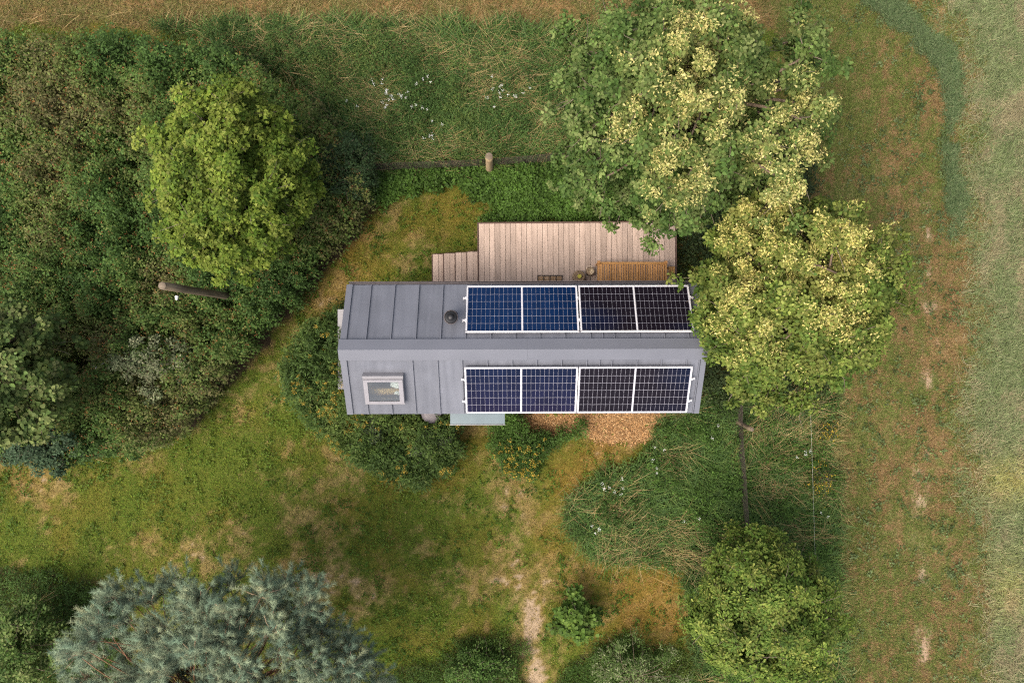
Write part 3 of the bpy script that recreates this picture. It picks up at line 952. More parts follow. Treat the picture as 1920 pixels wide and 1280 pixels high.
for s, x in ((0, bx0 - .003), (1, bx1 - .045)):
    obj("end_rail", boxes("end_rail", [(x, x + .048, by0 + .05, by1 - .05, .395, .466)]), M_TEAK, bench)
for x in (bx0, bx1 - .05):
    for y in (by0, by1 - .05):
        obj("leg", boxes("leg", [(x + .003, x + .047, y + .003, y + .047, 0, .399)]), M_TEAK, bench)
    obj("corner_post", boxes("corner_post", [(x - .008, x + .055, by1 - .045, by1 + .022, .463, .50)]), M_TEAK, bench)
st = thing("low_stool", "small low ochre wooden stool on the deck past the bench end", "stool", (*W(1259, 508, 1.0)[:2], DZ))
ST = mat_wood("ochre_wood", (.36, .20, .07), (.27, .14, .045), 1, .6)
for k in range(3):
    obj("seat_board", boxes("seat_board", [(-.07 + k * .048, -.07 + k * .048 + .044, -.12, .10, .25, .27)]), ST, st)
for x in (-.06, .05):
    for y in (-.10, .06):
        obj("leg", boxes("leg", [(x, x + .02, y, y + .03, 0, .2495)]), ST, st)

tbx, tby, _ = W(1086, 518, 1.05)
pf = thing("woven_side_table", "round woven rope side table on the deck holding a yellow candle", "side table", (tbx, tby, DZ))
obj("body", lathe("body", [(0, 0), (.10, 0), (.135, .05), (.145, .15), (.14, .25), (.135, .275), (.125, .285)], 28), M_WICKER, pf)
for k in range(5):
    r_ = .125 - k * .024
    obj("rope_ring", lathe("rope_ring", [(r_, .285), (r_ - .006, .296), (r_ - .018, .296), (r_ - .0235, .285)], 28), M_WICKER, pf)
cn = thing("yellow_candle", "yellow-green round candle standing on the woven side table", "candle", (tbx + .005, tby, DZ + .296))
obj("wax", lathe("wax", [(0, 0), (.04, 0), (.047, .02), (.045, .05), (.034, .062), (.03, .056), (0, .054)], 20), M_YELLOW, cn)
obj("wick", lathe("wick", [(0, .054), (.003, .054), (.003, .07), (0, .07)], 8), M_RUBBER, cn)
ptx, pty, _ = W(1108, 508, 1.0)
pt = thing("round_lantern", "small round rope-wrapped lantern with a cream cup beside the side table", "lantern", (ptx, pty, DZ))
obj("body", lathe("body", [(0, 0), (.07, 0), (.095, .05), (.10, .12), (.09, .19), (.082, .205), (.07, .205), (.068, .19), (.075, .1), (0, .06)], 24), M_WICKER, pt)
obj("cup", lathe("cup", [(0, .10), (.05, .10), (.064, .15), (.07, .212), (.064, .214), (.058, .16), (.045, .13), (0, .13)], 24), M_CREAM, pt)
hp = [(-.085 * math.cos(a) - .02, .085 * math.sin(a) + .03, .2 + .02 * math.sin(a)) for a in np.linspace(-.3, math.pi - .4, 12)]
obj("handle", tubes("handle", [(hp, [.006] * 12)]), M_CREAM, pt)
mtx, mty, _ = W(1031, 523, .77)
dm = thing("doormat", "dark brown doormat with a grid of wooden slats on the deck by the house", "doormat", (mtx, mty, DZ))
mw, mh = .285, .19
obj("mat_frame", boxes("mat_frame", [(-mw, mw, .09 - .022, .09, .003, .026), (-mw, mw, -mh, -mh + .022, .003, .026), (-mw, -mw + .02, -mh + .0222, .0678, .003, .026), (mw - .02, mw, -mh + .0222, .0678, .003, .026)]), M_RUBBER, dm)
for k in range(5):
    y = .036 - k * .046
    obj("mat_slat", boxes("mat_slat", [(-mw + .021, mw - .021, y - .013, y + .013, .006, .022)]), M_COIR, dm)
for k in range(3):
    x = -.14 + k * .14
    obj("mat_divider", boxes("mat_divider", [(x - .011, x + .011, -mh + .023, .067, .0225, .027)]), M_RUBBER, dm)

# ------------------------------------------------------------------ posts and fences
def round_post(name, label, x, y, h, r, m, lean=(0, 0), group=None, top=None, cat="post"):
    t = thing(name, label, cat, (x, y, 0), group=group)
    pts = [(lean[0] * s * h, lean[1] * s * h, s * h) for s in np.linspace(-.03, 1, 7)]
    rad = [r * (1.08 - .12 * s) * (1 + .03 * math.sin(9 * s)) for s in np.linspace(0, 1, 7)]
    obj("shaft", tubes("shaft", [(pts, rad)], 14), m, t)
    top_ = lathe("cut_top", [(rad[-1] * 1.0, -.01), (rad[-1] * .97, .012), (rad[-1] * .8, .02), (0, .024)], 14)
    obj("cut_top", top_, top or m, t, (pts[-1][0], pts[-1][1], pts[-1][2]))
    return t


bxp, byp, _ = W(437, 556, 1.3)
txp, typ, _ = W(300, 535, 4.6)
M_POSTTOP = mat_wood("pale_sawn_end", (.17, .135, .10), (.11, .085, .06), 0, .9)
pole = round_post("tall_wooden_pole", "tall thick grey weathered wooden pole rising out of the shrub thicket", W(460, 560)[0], W(460, 560)[1], 4.5, .075, M_POST,
                  ((txp - W(460, 560)[0]) / 4.6, (typ - W(460, 560)[1]) / 4.6), top=M_POSTTOP, cat="pole")
obj("insulator", lathe("insulator", [(0, 0), (.03, 0), (.035, .03), (.02, .05), (.03, .07), (0, .085)], 12), M_WHITE, pole, (-.0, -.15, 3.85), (math.radians(80), 0, 0))

F1 = [W(672, 326), W(918, 316), W(1130, 298), W(1330, 282)]
F2 = [W(1400, 300), W(1388, 500), W(1378, 790), W(1392, 1000), W(1400, 1240)]


def net_fence(name, label, pts, h=.95):
    t = thing(name, label, "fence", (pts[0][0], pts[0][1], 0))
    for (ax, ay, _), (bx, by, _) in zip(pts[:-1], pts[1:]):
        L_ = math.hypot(bx - ax, by - ay)
        paths = []
        nseg = max(3, int(L_ / .5))
        def pt(s, z): return (ax + (bx - ax) * s - pts[0][0], ay + (by - ay) * s - pts[0][1], z + .02 * math.sin(s * 9 + z * 4))
        for k in range(10):
            z = .08 + (h - .08) * k / 9
            paths.append(([pt(s, z) for s in np.linspace(0, 1, nseg)], [.0055] * nseg))
        nv = int(L_ / .11)
        for k in range(1, nv):
            s = k / nv
            paths.append(([pt(s, .05), pt(s, h * .5), pt(s, h)], [.004] * 3))
        obj("wire_mesh", tubes("wire_mesh", paths, 3, False), M_WIRE, t)
    return t


net_fence("wire_fence", "dark wire netting fence between two wooden posts above the leafy bed", F1)
net_fence("wire_fence", "dark wire netting fence running through the tall grass into the rounded oak bush", F2, .62)
round_post("fence_post", "mossy wooden fence post at the thicket end of the wire fence", W(676, 330)[0], W(676, 330)[1], 1.25, .10, M_POST, (-.02, .02), "wooden fence posts")
round_post("fence_post", "pale split wooden fence post halfway along the wire fence above the deck", W(918, 321)[0], W(918, 321)[1], 1.35, .085, M_POSTPALE, (.02, .03), "wooden fence posts", M_POSTTOP)
round_post("fence_post", "pale leaning wooden fence post in tall grass off the house corner", W(1378, 788)[0], W(1378, 788)[1], 1.0, .05, M_POST, (.10, -.10), "wooden fence posts", M_POSTTOP)
# electric wire along the mown track
ew = thing("electric_wire_fence", "thin pale electric fence wire strung along the tall grass by the track", "wire fence", W(1528, 1290))
wp = [W(1512, 720, .9), W(1520, 775, .9), W(1524, 900, .85), W(1528, 1030, .88), W(1532, 1250, .9), W(1534, 1330, .9)]
o0 = W(1528, 1290)
obj("wire", tubes("wire", [([(p[0] - o0[0], p[1] - o0[1], p[2]) for p in wp], [.002] * len(wp))], 5), M_WIRE_PALE, ew)
for px_, py_ in ((1516, 745), (1535, 1262)):
    q = W(px_, py_)
    qx, qy = W(px_ - 8, py_ - 8, .9)[:2]
    obj("stake", tubes("stake", [([(qx - o0[0], qy - o0[1], -.03), (qx - o0[0], qy - o0[1], .5), (qx - o0[0], qy - o0[1], .98)], [.012, .012, .012])], 8), M_POSTPALE, ew)
# steel T-handle rod lying in the thicket gap
tr = W(195, 680, 1.35)
rod = thing("steel_rod", "pale steel rod with a cross handle lying in the dark thicket gap", "rod", (tr[0], tr[1], 1.28))
obj("shaft", tubes("shaft", [([(-.18, -.10, .08), (.0, .0, .06), (.20, .13, -.02)], [.014, .014, .013])], 8), M_METALP, rod)
obj("cross_handle", tubes("cross_handle", [([(-.235, -.06, .08), (-.18, -.10, .08), (-.125, -.14, .08)], [.018, .018, .018])], 8), M_METALP, rod)

# ------------------------------------------------------------------ trees
def lumpy_dirs(n, r, zmin=-.25):
    d = rand_dirs(n * 3, r)
    d = d[d[:, 2] > zmin][:n]
    return d


def limb_path(a, b, r, sag=.12, n=6):
    a = np.array(a); b = np.array(b)
    L_ = np.linalg.norm(b - a)
    k1 = r.normal(0, .06 * L_, 3)
    pts = []
    for s in np.linspace(0, 1, n):
        p = a * (1 - s) + b * s + k1 * math.sin(s * math.pi) + np.array([0, 0, sag * L_ * math.sin(s * math.pi)])
        pts.append(p)
    return np.array(pts)


def clear_house(p):
    """leaves may hang over the roof but not grow through it"""
    inx = (p[:, 0] < 3.78) & (p[:, 0] > -3.4) & (p[:, 1] > -1.5) & (p[:, 1] < 1.25)
    zr = ZR - np.abs(p[:, 1] - HC[1]) * TAN + .16
    return ~(inx & (p[:, 2] < zr))


def broadleaf(name, label, base, top, cx, cy, cz, rx, ry, rz, nbough, clumps, leaves, lsize, tmpl, cols, bough_r, clump_r, seed,
              trunk_r=.11, bark=M_BARK, bracts=None, bcols=None, lump=.22, zmin=-.3, rosette=False, group=None, extra=None, cat="tree", sunny=None, fill=True):
    r = np.random.default_rng(seed)
    t = thing(name, label, cat, (base[0], base[1], 0), group=group)
    c = np.array([cx, cy, cz]) - np.array([base[0], base[1], 0])
    # boughs spread by best-candidate sampling over the lumpy dome
    cand = lumpy_dirs(nbough * 14, r, zmin)
    pick = [cand[0]]
    for k in range(nbough - 1):
        sub = cand[r.integers(0, len(cand), 24)]
        d = np.min(np.linalg.norm(sub[:, None] - np.array(pick)[None], axis=-1), axis=1)
        pick.append(sub[np.argmax(d)])
    D = np.array(pick)
    lum = 1 + lump * (r.random(nbough) * 2 - 1)
    rad = np.where(r.random(nbough) < .82, r.uniform(.80, 1.0, nbough), r.uniform(.35, .75, nbough)) * lum
    B = c + D * np.array([rx, ry, rz]) * rad[:, None] * .86
    if extra is not None:
        E = np.array(extra, float) - np.array([base[0], base[1], 0])
        B = np.concatenate([B, E]); D = np.concatenate([D, nrm(E - c)])
    paths, limbs = [], []
    tp = np.array([(0, 0, -.05), (c[0] * .15, c[1] * .15, max(.5, cz - rz * .75)), (c[0] * .7, c[1] * .7, cz - rz * .1), (c[0], c[1], cz + rz * .35)])
    tt = np.linspace(0, 1, 9)
    trunk = np.stack([np.interp(tt, [0, .35, .7, 1], tp[:, k]) for k in range(3)], -1)
    obj("trunk", tubes("trunk", [(trunk, trunk_r * (1.15 - .9 * tt))], 9), bark, t)
    CL, CD = [], []
    for b, d in zip(B, D):
        s = r.uniform(.35, .8)
        st_ = np.array([np.interp(s, tt, trunk[:, k]) for k in range(3)])
        lp = limb_path(st_, b, r)
        limbs.append((lp, np.linspace(trunk_r * .30, trunk_r * .07, len(lp))))
        n = max(4, int(clumps * r.uniform(.7, 1.3)))
        # sprays: clumps strung along side branches that fan out of the bough and droop at their ends
        nsub = max(3, n // 4)
        sd_ = nrm(d * .75 + rand_dirs(nsub, r) * .95 + np.array([0, 0, .1]))
        which = r.integers(0, nsub, n)
        along = r.random(n) ** .7
        ext = bough_r * r.uniform(.8, 1.75, nsub)
        off = sd_[which] * (along * ext[which])[:, None] + rand_dirs(n, r) * bough_r * .16
        off[:, 2] -= .25 * along ** 2 * ext[which]
        cc = b + off - d * bough_r * .35
        for e_, x_ in zip(sd_, ext):
            q0 = b - d * bough_r * .35
            ts = np.array([0, .35, .7, 1.0])
            m = q0 + e_ * (ts * x_)[:, None] + np.array([0, 0, -.25])[None] * (ts ** 2 * x_)[:, None] + np.concatenate([np.zeros((1, 3)), r.normal(0, .03, (3, 3))])
            paths.append((m, np.linspace(min(.011, trunk_r * .09), .003, 4)))
        CL.append(cc); CD.append(nrm(nrm(off) * .6 + d * .7 + np.array([0, 0, .25])))
    if fill:
        n = int(nbough * 3)
        f = c + rand_dirs(n, r) * np.array([rx, ry, rz]) * r.uniform(.2, .62, (n, 1))
        CL.append(f); CD.append(nrm(f - c + np.array([0, 0, .3])))
    for lp in limbs:
        obj("limb", tubes("limb", [lp], 6), bark, t)
    obj("twigs", tubes("twigs", paths, 4), M_TWIG if bark is M_BARK else bark, t)["kind"] = "stuff"
    CL = np.concatenate(CL); CD = np.concatenate(CD)
    nc = len(CL)
    cnt = np.maximum(4, (leaves * r.uniform(.6, 1.4, nc)).astype(int))
    idx = np.repeat(np.arange(nc), cnt); N = len(idx)
    o = rand_dirs(N, r) * (r.random((N, 1)) ** .5) * clump_r * r.uniform(.65, 1.25, nc)[idx][:, None]
    # flatten each spray a little across its own outward direction
    dd = CD[idx]
    o -= dd * np.sum(o * dd, axis=1, keepdims=True) * .45
    pos = CL[idx] + o
    bt = 1 + r.normal(0, .12, nc // 6 + 2)
    cl_tone = (1 + r.normal(0, .14, nc)) * bt[np.arange(nc) // 6]; cl_mix = r.random(nc)
    cols = np.array(cols, float)
    k = np.clip(cl_mix[idx] * .7 + r.random(N) * .45 - .05, 0, .999) * (len(cols) - 1)
    k0_ = k.astype(int); fr_ = (k - k0_)[:, None]
    col = cols[k0_] * (1 - fr_) + cols[np.minimum(k0_ + 1, len(cols) - 1)] * fr_
    col = np.clip(col * (cl_tone[idx] * (1 + r.normal(0, .16, N)))[:, None], .006, .9)
    out = nrm(dd * .6 + nrm(o) * .6)
    if bracts is not None:
        world_c = CL + np.array([base[0], base[1], 0])
        kk = FPX / (CAM_H - world_c[:, 2])
        qx = 960 + world_c[:, 0] * kk; qy = 640 - world_c[:, 1] * kk
        wgt = np.zeros(nc)
        for (bx_, by_, br, ba) in bracts:
            wgt = np.maximum(wgt, ba * np.exp(-((qx - bx_) ** 2 + (qy - by_) ** 2) / (br * br)))
        wgt = wgt * sstep(-.2, .4, (world_c[:, 2] - cz) / rz)
        yw = (wgt[idx] * .65 * r.random(N))[:, None]
        col = col * (1 - yw) + np.array([.36, .33, .10]) * yw
    if rosette:
        tip = nrm(o + 1e-4) + rand_dirs(N, r) * .3 + dd * .25
        nn = dd * .8 + np.array([0, 0, .5]) + rand_dirs(N, r) * .45
    else:
        tip = out * .8 + rand_dirs(N, r) * .7 + np.array([0, 0, -.35])
        nn = out * .5 + np.array([0, 0, .65]) + rand_dirs(N, r) * .6
    keep = clear_house(pos + np.array([base[0], base[1], 0])) & (pos[:, 2] > .08)
    sz = lsize * r.uniform(.65, 1.25, N)
    crown = obj("crown", scatter("crown", tmpl, pos[keep], basis(nn, tip)[keep], sz[keep], col[keep]), M_LEAF, t)
    crown["kind"] = "stuff"
    if bracts is not None:
        p = np.clip(wgt * 1.5 - .2, 0, 1) * (r.random(nc) < .75)
        cnt = (95 * p).astype(int)
        idx = np.repeat(np.arange(nc), cnt); N = len(idx)
        o = rand_dirs(N, r) * (r.random((N, 1)) ** .5) * clump_r * .8
        pos = CL[idx] + o + CD[idx] * clump_r * .55 + np.array([0, 0, .05])
        col = palette(N, bcols, .14, r)
        nn = np.array([0, 0, .8]) + rand_dirs(N, r) * .8
        tip = rand_dirs(N, r) + np.array([0, 0, -.4])
        keep = clear_house(pos + np.array([base[0], base[1], 0]))
        so = obj("seed_clusters", scatter("seed_clusters", T_OAK, pos[keep], basis(nn, tip)[keep], (.044 * r.uniform(.5, 1.5, N))[keep], col[keep]), M_LEAF, t)
        so["kind"] = "stuff"
    return t


# round yellow-green maple
cx, cy, cz = W(440, 340, 3.4)
broadleaf("maple_tree", "round yellow-green maple tree standing at the edge of the shrub thicket", W(462, 365)[:2], 5, cx, cy, cz, 1.46, 1.84, 1.75, 90, 26, 46, .068, T_LOBED,
          [(.062, .115, .014), (.10, .158, .02), (.15, .20, .027), (.215, .245, .05)], .40, .16, 101, .09, lump=.14, zmin=-.35)

BC = [(.60, .53, .20), (.50, .47, .18), (.66, .58, .26), (.33, .36, .11), (.22, .26, .07)]
LC = [(.04, .085, .018), (.07, .125, .028), (.115, .17, .045), (.18, .215, .075)]
# two lindens with pale seed clusters
cx, cy, cz = W(1300, 205, 4.8)
br1 = [(1300, 60, 40, .8), (1295, 115, 60, 1), (1300, 190, 60, 1), (1345, 215, 40, .9), (1190, 215, 34, 1), (1160, 250, 30, .7), (1400, 30, 34, .6), (1470, 195, 42, 1), (1515, 190, 36, 1), (1510, 275, 40, 1), (1530, 310, 34, .9), (1430, 290, 44, .9), (1270, 270, 44, .6), (1250, 320, 44, .8), (1290, 330, 40, .8), (1235, 395, 36, .9), (1450, 360, 60, .9), (1380, 180, 40, .5), (1485, 115, 24, .5), (1180, 110, 30, .3), (1500, 60, 30, .3)]
broadleaf("linden_tree", "large linden with pale yellow seed clusters overhanging the far corner of the deck", W(1290, 270)[:2], 8, cx, cy, cz, 2.25, 1.95, 2.1, 72, 28, 44, .074, T_OVATE,
          LC, .52, .17, 202, .17, bracts=br1, bcols=BC, lump=.28, zmin=-.3,
          extra=[W(1238, 378, 3.7), W(1180, 372, 3.5), W(1120, 330, 3.5), W(1080, 300, 3.3), W(1080, 90, 3.6), W(1505, 75, 4.2), W(1520, 130, 4.0), W(1150, 60, 4.2), W(1400, 350, 4.3), W(1350, 375, 4.1), W(1435, 385, 4.1), W(1320, 385, 4.0), W(1470, 345, 4.2)])
cx, cy, cz = W(1492, 560, 4.2)
br2 = [(1400, 400, 50, 1), (1460, 400, 50, 1), (1400, 470, 60, 1), (1390, 530, 44, 1), (1570, 440, 50, 1), (1520, 450, 40, .9), (1560, 515, 60, 1), (1600, 500, 36, .9), (1500, 500, 44, .9), (1340, 580, 36, .9), (1350, 610, 26, .8), (1560, 590, 50, .7), (1600, 620, 40, .5), (1440, 630, 40, .5), (1640, 450, 30, .5), (1500, 700, 40, .3), (1395, 660, 36, .4)]
broadleaf("linden_tree", "dense linden heavy with yellow seed clusters leaning over the roof end of the house", W(1475, 590)[:2], 7, cx, cy, cz, 1.58, 1.72, 1.8, 60, 27, 44, .072, T_OVATE,
          [(.04, .085, .014), (.08, .13, .022), (.13, .175, .032), (.20, .22, .055)], .50, .165, 303, .14, bracts=br2, bcols=[(.60, .52, .17), (.50, .47, .15), (.66, .57, .23), (.32, .35, .09), (.22, .26, .06)], lump=.24, zmin=-.3,
          extra=[W(1400, 400, 4.6), W(1380, 450, 4.5), W(1450, 380, 4.6), W(1500, 395, 4.2), W(1352, 540, 4.3), W(1345, 585, 4.45), W(1352, 620, 4.4), W(1368, 660, 4.2), W(1660, 560, 3.2), W(1650, 640, 3.0), W(1440, 740, 2.6), W(1500, 745, 2.5), W(1380, 720, 3.2)])
# branch tips reaching over the panel
# rounded oak bush
cx, cy, cz = W(1432, 1140, 2.3)
broadleaf("oak_bush", "rounded yellow-green oak bush at the lower edge of the tall grass", W(1425, 1130)[:2], 4, cx, cy, cz, 1.58, 1.56, 1.7, 70, 24, 42, .07, T_OAK,
          [(.05, .10, .016), (.088, .145, .023), (.135, .185, .034), (.22, .235, .055)], .40, .15, 404, .09, rosette=True, lump=.16, zmin=-.2)
# pale green tree cut by the left edge
cx, cy, cz = W(25, 700, 3.0)
broadleaf("hedge_tree", "light green dense small tree rising over the thicket by its lawn edge", W(45, 690)[:2], 4, cx, cy, cz, 1.2, 1.5, 1.4, 40, 14, 22, .085, T_ROUND,
          [(.05, .09, .024), (.085, .13, .034), (.13, .165, .05), (.18, .195, .075)], .36, .16, 505, .07, lump=.25)
cx, cy, cz = W(85, 835, 1.3)
broadleaf("bluish_shrub", "dark bluish-green shrub below the light green tree at the lawn", W(100, 820)[:2], 2, cx, cy, cz, .85, .6, .9, 20, 11, 24, .07, T_DIAMOND,
          [(.03, .06, .03), (.05, .09, .045), (.08, .12, .06)], .3, .15, 506, .04, lump=.2, cat="shrub")
# silvery shrub inside the thicket
cx, cy, cz = W(290, 680, 1.3)
broadleaf("silvery_shrub", "silvery pale-green shrub in the thicket beside the grass lawn", W(300, 680)[:2], 2, cx, cy, cz, .95, .6, .7, 22, 10, 22, .065, T_DIAMOND,
          [(.06, .09, .035), (.12, .15, .07), (.20, .22, .12), (.30, .30, .18)], .3, .14, 507, .03, lump=.25, cat="shrub")
cx, cy, cz = W(655, 320, 1.3)
broadleaf("dark_shrub", "dark green shrub between the maple and the mossy fence post", W(645, 330)[:2], 2, cx, cy, cz, .6, .8, .75, 22, 10, 24, .06, T_DIAMOND,
          [(.025, .05, .02), (.04, .075, .028), (.065, .10, .035)], .28, .15, 508, .03, lump=.25, cat="shrub")
# lower left corner shrub
cx, cy, cz = W(45, 1210, 1.3)
broadleaf("leafy_shrub", "bright green leafy shrub to the side of the blue-green pine", W(60, 1190)[:2], 2, cx, cy, cz, 1.05, 1.2, .95, 34, 12, 22, .075, T_DIAMOND,
          [(.045, .095, .02), (.075, .135, .03), (.12, .175, .045), (.19, .215, .08)], .32, .15, 509, .04, lump=.25, cat="shrub")
# round-leaved small bush
cx, cy, cz = W(1080, 1160, .65)
broadleaf("round_leaved_bush", "small dark green bush with round leaves beside the bare earth path", W(1078, 1158)[:2], 1, cx, cy, cz, .58, .54, .5, 18, 9, 14, .085, T_ROUND,
          [(.045, .09, .016), (.075, .13, .022), (.12, .18, .034)], .22, .14, 510, .03, lump=.3, cat="bush")
# pale-leaved shrubs at the bottom
cx, cy, cz = W(1190, 1262, .7)
broadleaf("pale_shrub", "pale-leaved shrub with whitish tips at the foot of the oak bush", W(1185, 1255)[:2], 1, cx, cy, cz, 1.2, .75, .6, 26, 9, 20, .065, T_NARROW,
          [(.045, .09, .018), (.075, .13, .03), (.13, .18, .06), (.30, .31, .19)], .28, .15, 511, .03, lump=.3, cat="shrub")
cx, cy, cz = W(900, 1255, .5)
broadleaf("low_shrub", "low dark green shrub beside the bare earth path and the pine", W(895, 1250)[:2], 1, cx, cy, cz, .9, .55, .45, 24, 9, 18, .06, T_DIAMOND,
          [(.03, .075, .016), (.05, .115, .022), (.085, .15, .034), (.13, .18, .05)], .28, .15, 512, .03, lump=.35, cat="shrub")

cx, cy, cz = W(812, 828, .8)
broadleaf("grey_leaved_shrub", "grey-green mugwort shrub in the goldenrod below the rain barrel", W(812, 826)[:2], 1, cx, cy, cz, .42, .36, .45, 14, 9, 22, .055, T_NARROW,
          [(.06, .09, .045), (.10, .13, .07), (.16, .185, .11)], .2, .12, 513, .02, lump=.3, cat="shrub")
cx, cy, cz = W(700, 800, .8)
broadleaf("grey_leaved_shrub", "grey-green mugwort shrub in the goldenrod under the skylight corner of the eave", W(700, 800)[:2], 1, cx, cy, cz, .34, .30, .45, 12, 9, 22, .055, T_NARROW,
          [(.06, .09, .045), (.10, .13, .07), (.15, .175, .10)], .2, .12, 514, .02, lump=.3, cat="shrub")

# ------------------------------------------------------------------ blue-green pine
def pine(label, base, c, R3, seed, nbough=50, hang=None):
    r = np.random.default_rng(seed)
    t = thing("pine_tree", label, "tree", (base[0], base[1], 0))
    c = np.array(c) - np.array([base[0], base[1], 0])
    R3 = np.array(R3)
    cand = lumpy_dirs(nbough * 14, r, -.1)
    pick = [cand[0]]
    for k in range(nbough - 1):
        sub = cand[r.integers(0, len(cand), 22)]
        d = np.min(np.linalg.norm(sub[:, None] - np.array(pick)[None], axis=-1), axis=1)
        pick.append(sub[np.argmax(d)])
    D = np.array(pick)
    B = c + D * R3 * np.where(r.random(nbough) < .6, r.uniform(.8, 1.08, nbough), r.uniform(.35, .8, nbough))[:, None]
    az_ = np.arctan2(D[:, 1], D[:, 0])
    lobe = 1 + .13 * np.cos(5 * az_ + .6) + .06 * np.cos(9 * az_ + 2)      # main branches carry separate plumes
    B[:, :2] = c[:2] + (B[:, :2] - c[:2]) * lobe[:, None]
    tt = np.linspace(0, 1, 8)
    trunk = np.stack([tt * c[0], tt * c[1], -.05 + tt * (c[2] + R3[2] * .8)], -1) + np.stack([.06 * np.sin(tt * 7), .06 * np.cos(tt * 6) - .06, 0 * tt], -1)
    obj("trunk", tubes("trunk", [(trunk, .16 * (1.15 - .95 * tt))], 9), M_PINEBARK, t)
    SP, SD = [], []
    twigs = []
    for b, d in zip(B, D):
        s = np.clip(.35 + .5 * (b[2] / (c[2] + R3[2])) - .15, .25, .9)
        st_ = np.array([np.interp(s, tt, trunk[:, k]) for k in range(3)])
        lp = limb_path(st_, b, r, .04, 7)
        obj("limb", tubes("limb", [(lp, np.linspace(.026, .007, 7))], 6), M_PINEBARK, t)
        n = r.integers(26, 38)
        od = nrm(nrm(d * np.array([1, 1, .5])) * .75 + rand_dirs(n, r) * .85 + np.array([0, 0, .35]))
        sp = b + od * r.uniform(.03, .34, (n, 1)) + rand_dirs(n, r) * .08
        for q in sp[: n // 2]:
            twigs.append((limb_path(b, q, r, .03, 3), [.012, .009, .006]))
        SP.append(sp); SD.append(nrm(od * .8 + np.array([0, 0, .35])))
    obj("twigs", tubes("twigs", twigs, 4), mat_plain("pine_twig", (.36, .26, .16), .8, 0, .2), t)["kind"] = "stuff"
    SP = np.concatenate(SP); SD = np.concatenate(SD)
    ns_ = len(SP); per = 85
    idx = np.repeat(np.arange(ns_), per); N = len(idx)
    ax = SD[idx]
    along = r.random((N, 1)) * .20 * r.uniform(.7, 1.2, ns_)[idx][:, None]
    side = rand_dirs(N, r); side = nrm(side - ax * np.sum(side * ax, 1, keepdims=True))
    tip = nrm(ax * .75 + side * .8)
    pos = SP[idx] + ax * along
    tone = (1 + r.normal(0, .14, ns_))[idx]
    warm = np.clip(r.normal(.25, .25, ns_), 0, 1)[idx][:, None]
    col = (np.array([.130, .195, .128]) * (1 - warm) + np.array([.28, .30, .17]) * warm) * (tone * (1 + r.normal(0, .18, N)))[:, None]
    nn = side * .4 + np.array([0, 0, .8]) + rand_dirs(N, r) * .4
    cr = obj("crown", scatter("crown", T_NEEDLE, pos, basis(nn, tip), .095 * r.uniform(.7, 1.2, N), np.clip(col, .01, .8)), M_NEEDLE, t)
    cr["kind"] = "stuff"
    return t


pine("broad blue-green pine with orange-brown branches at the edge of the lawn", W(440, 1290)[:2], W(432, 1268, 3.6), (2.72, 1.95, 1.9), 601, 230)

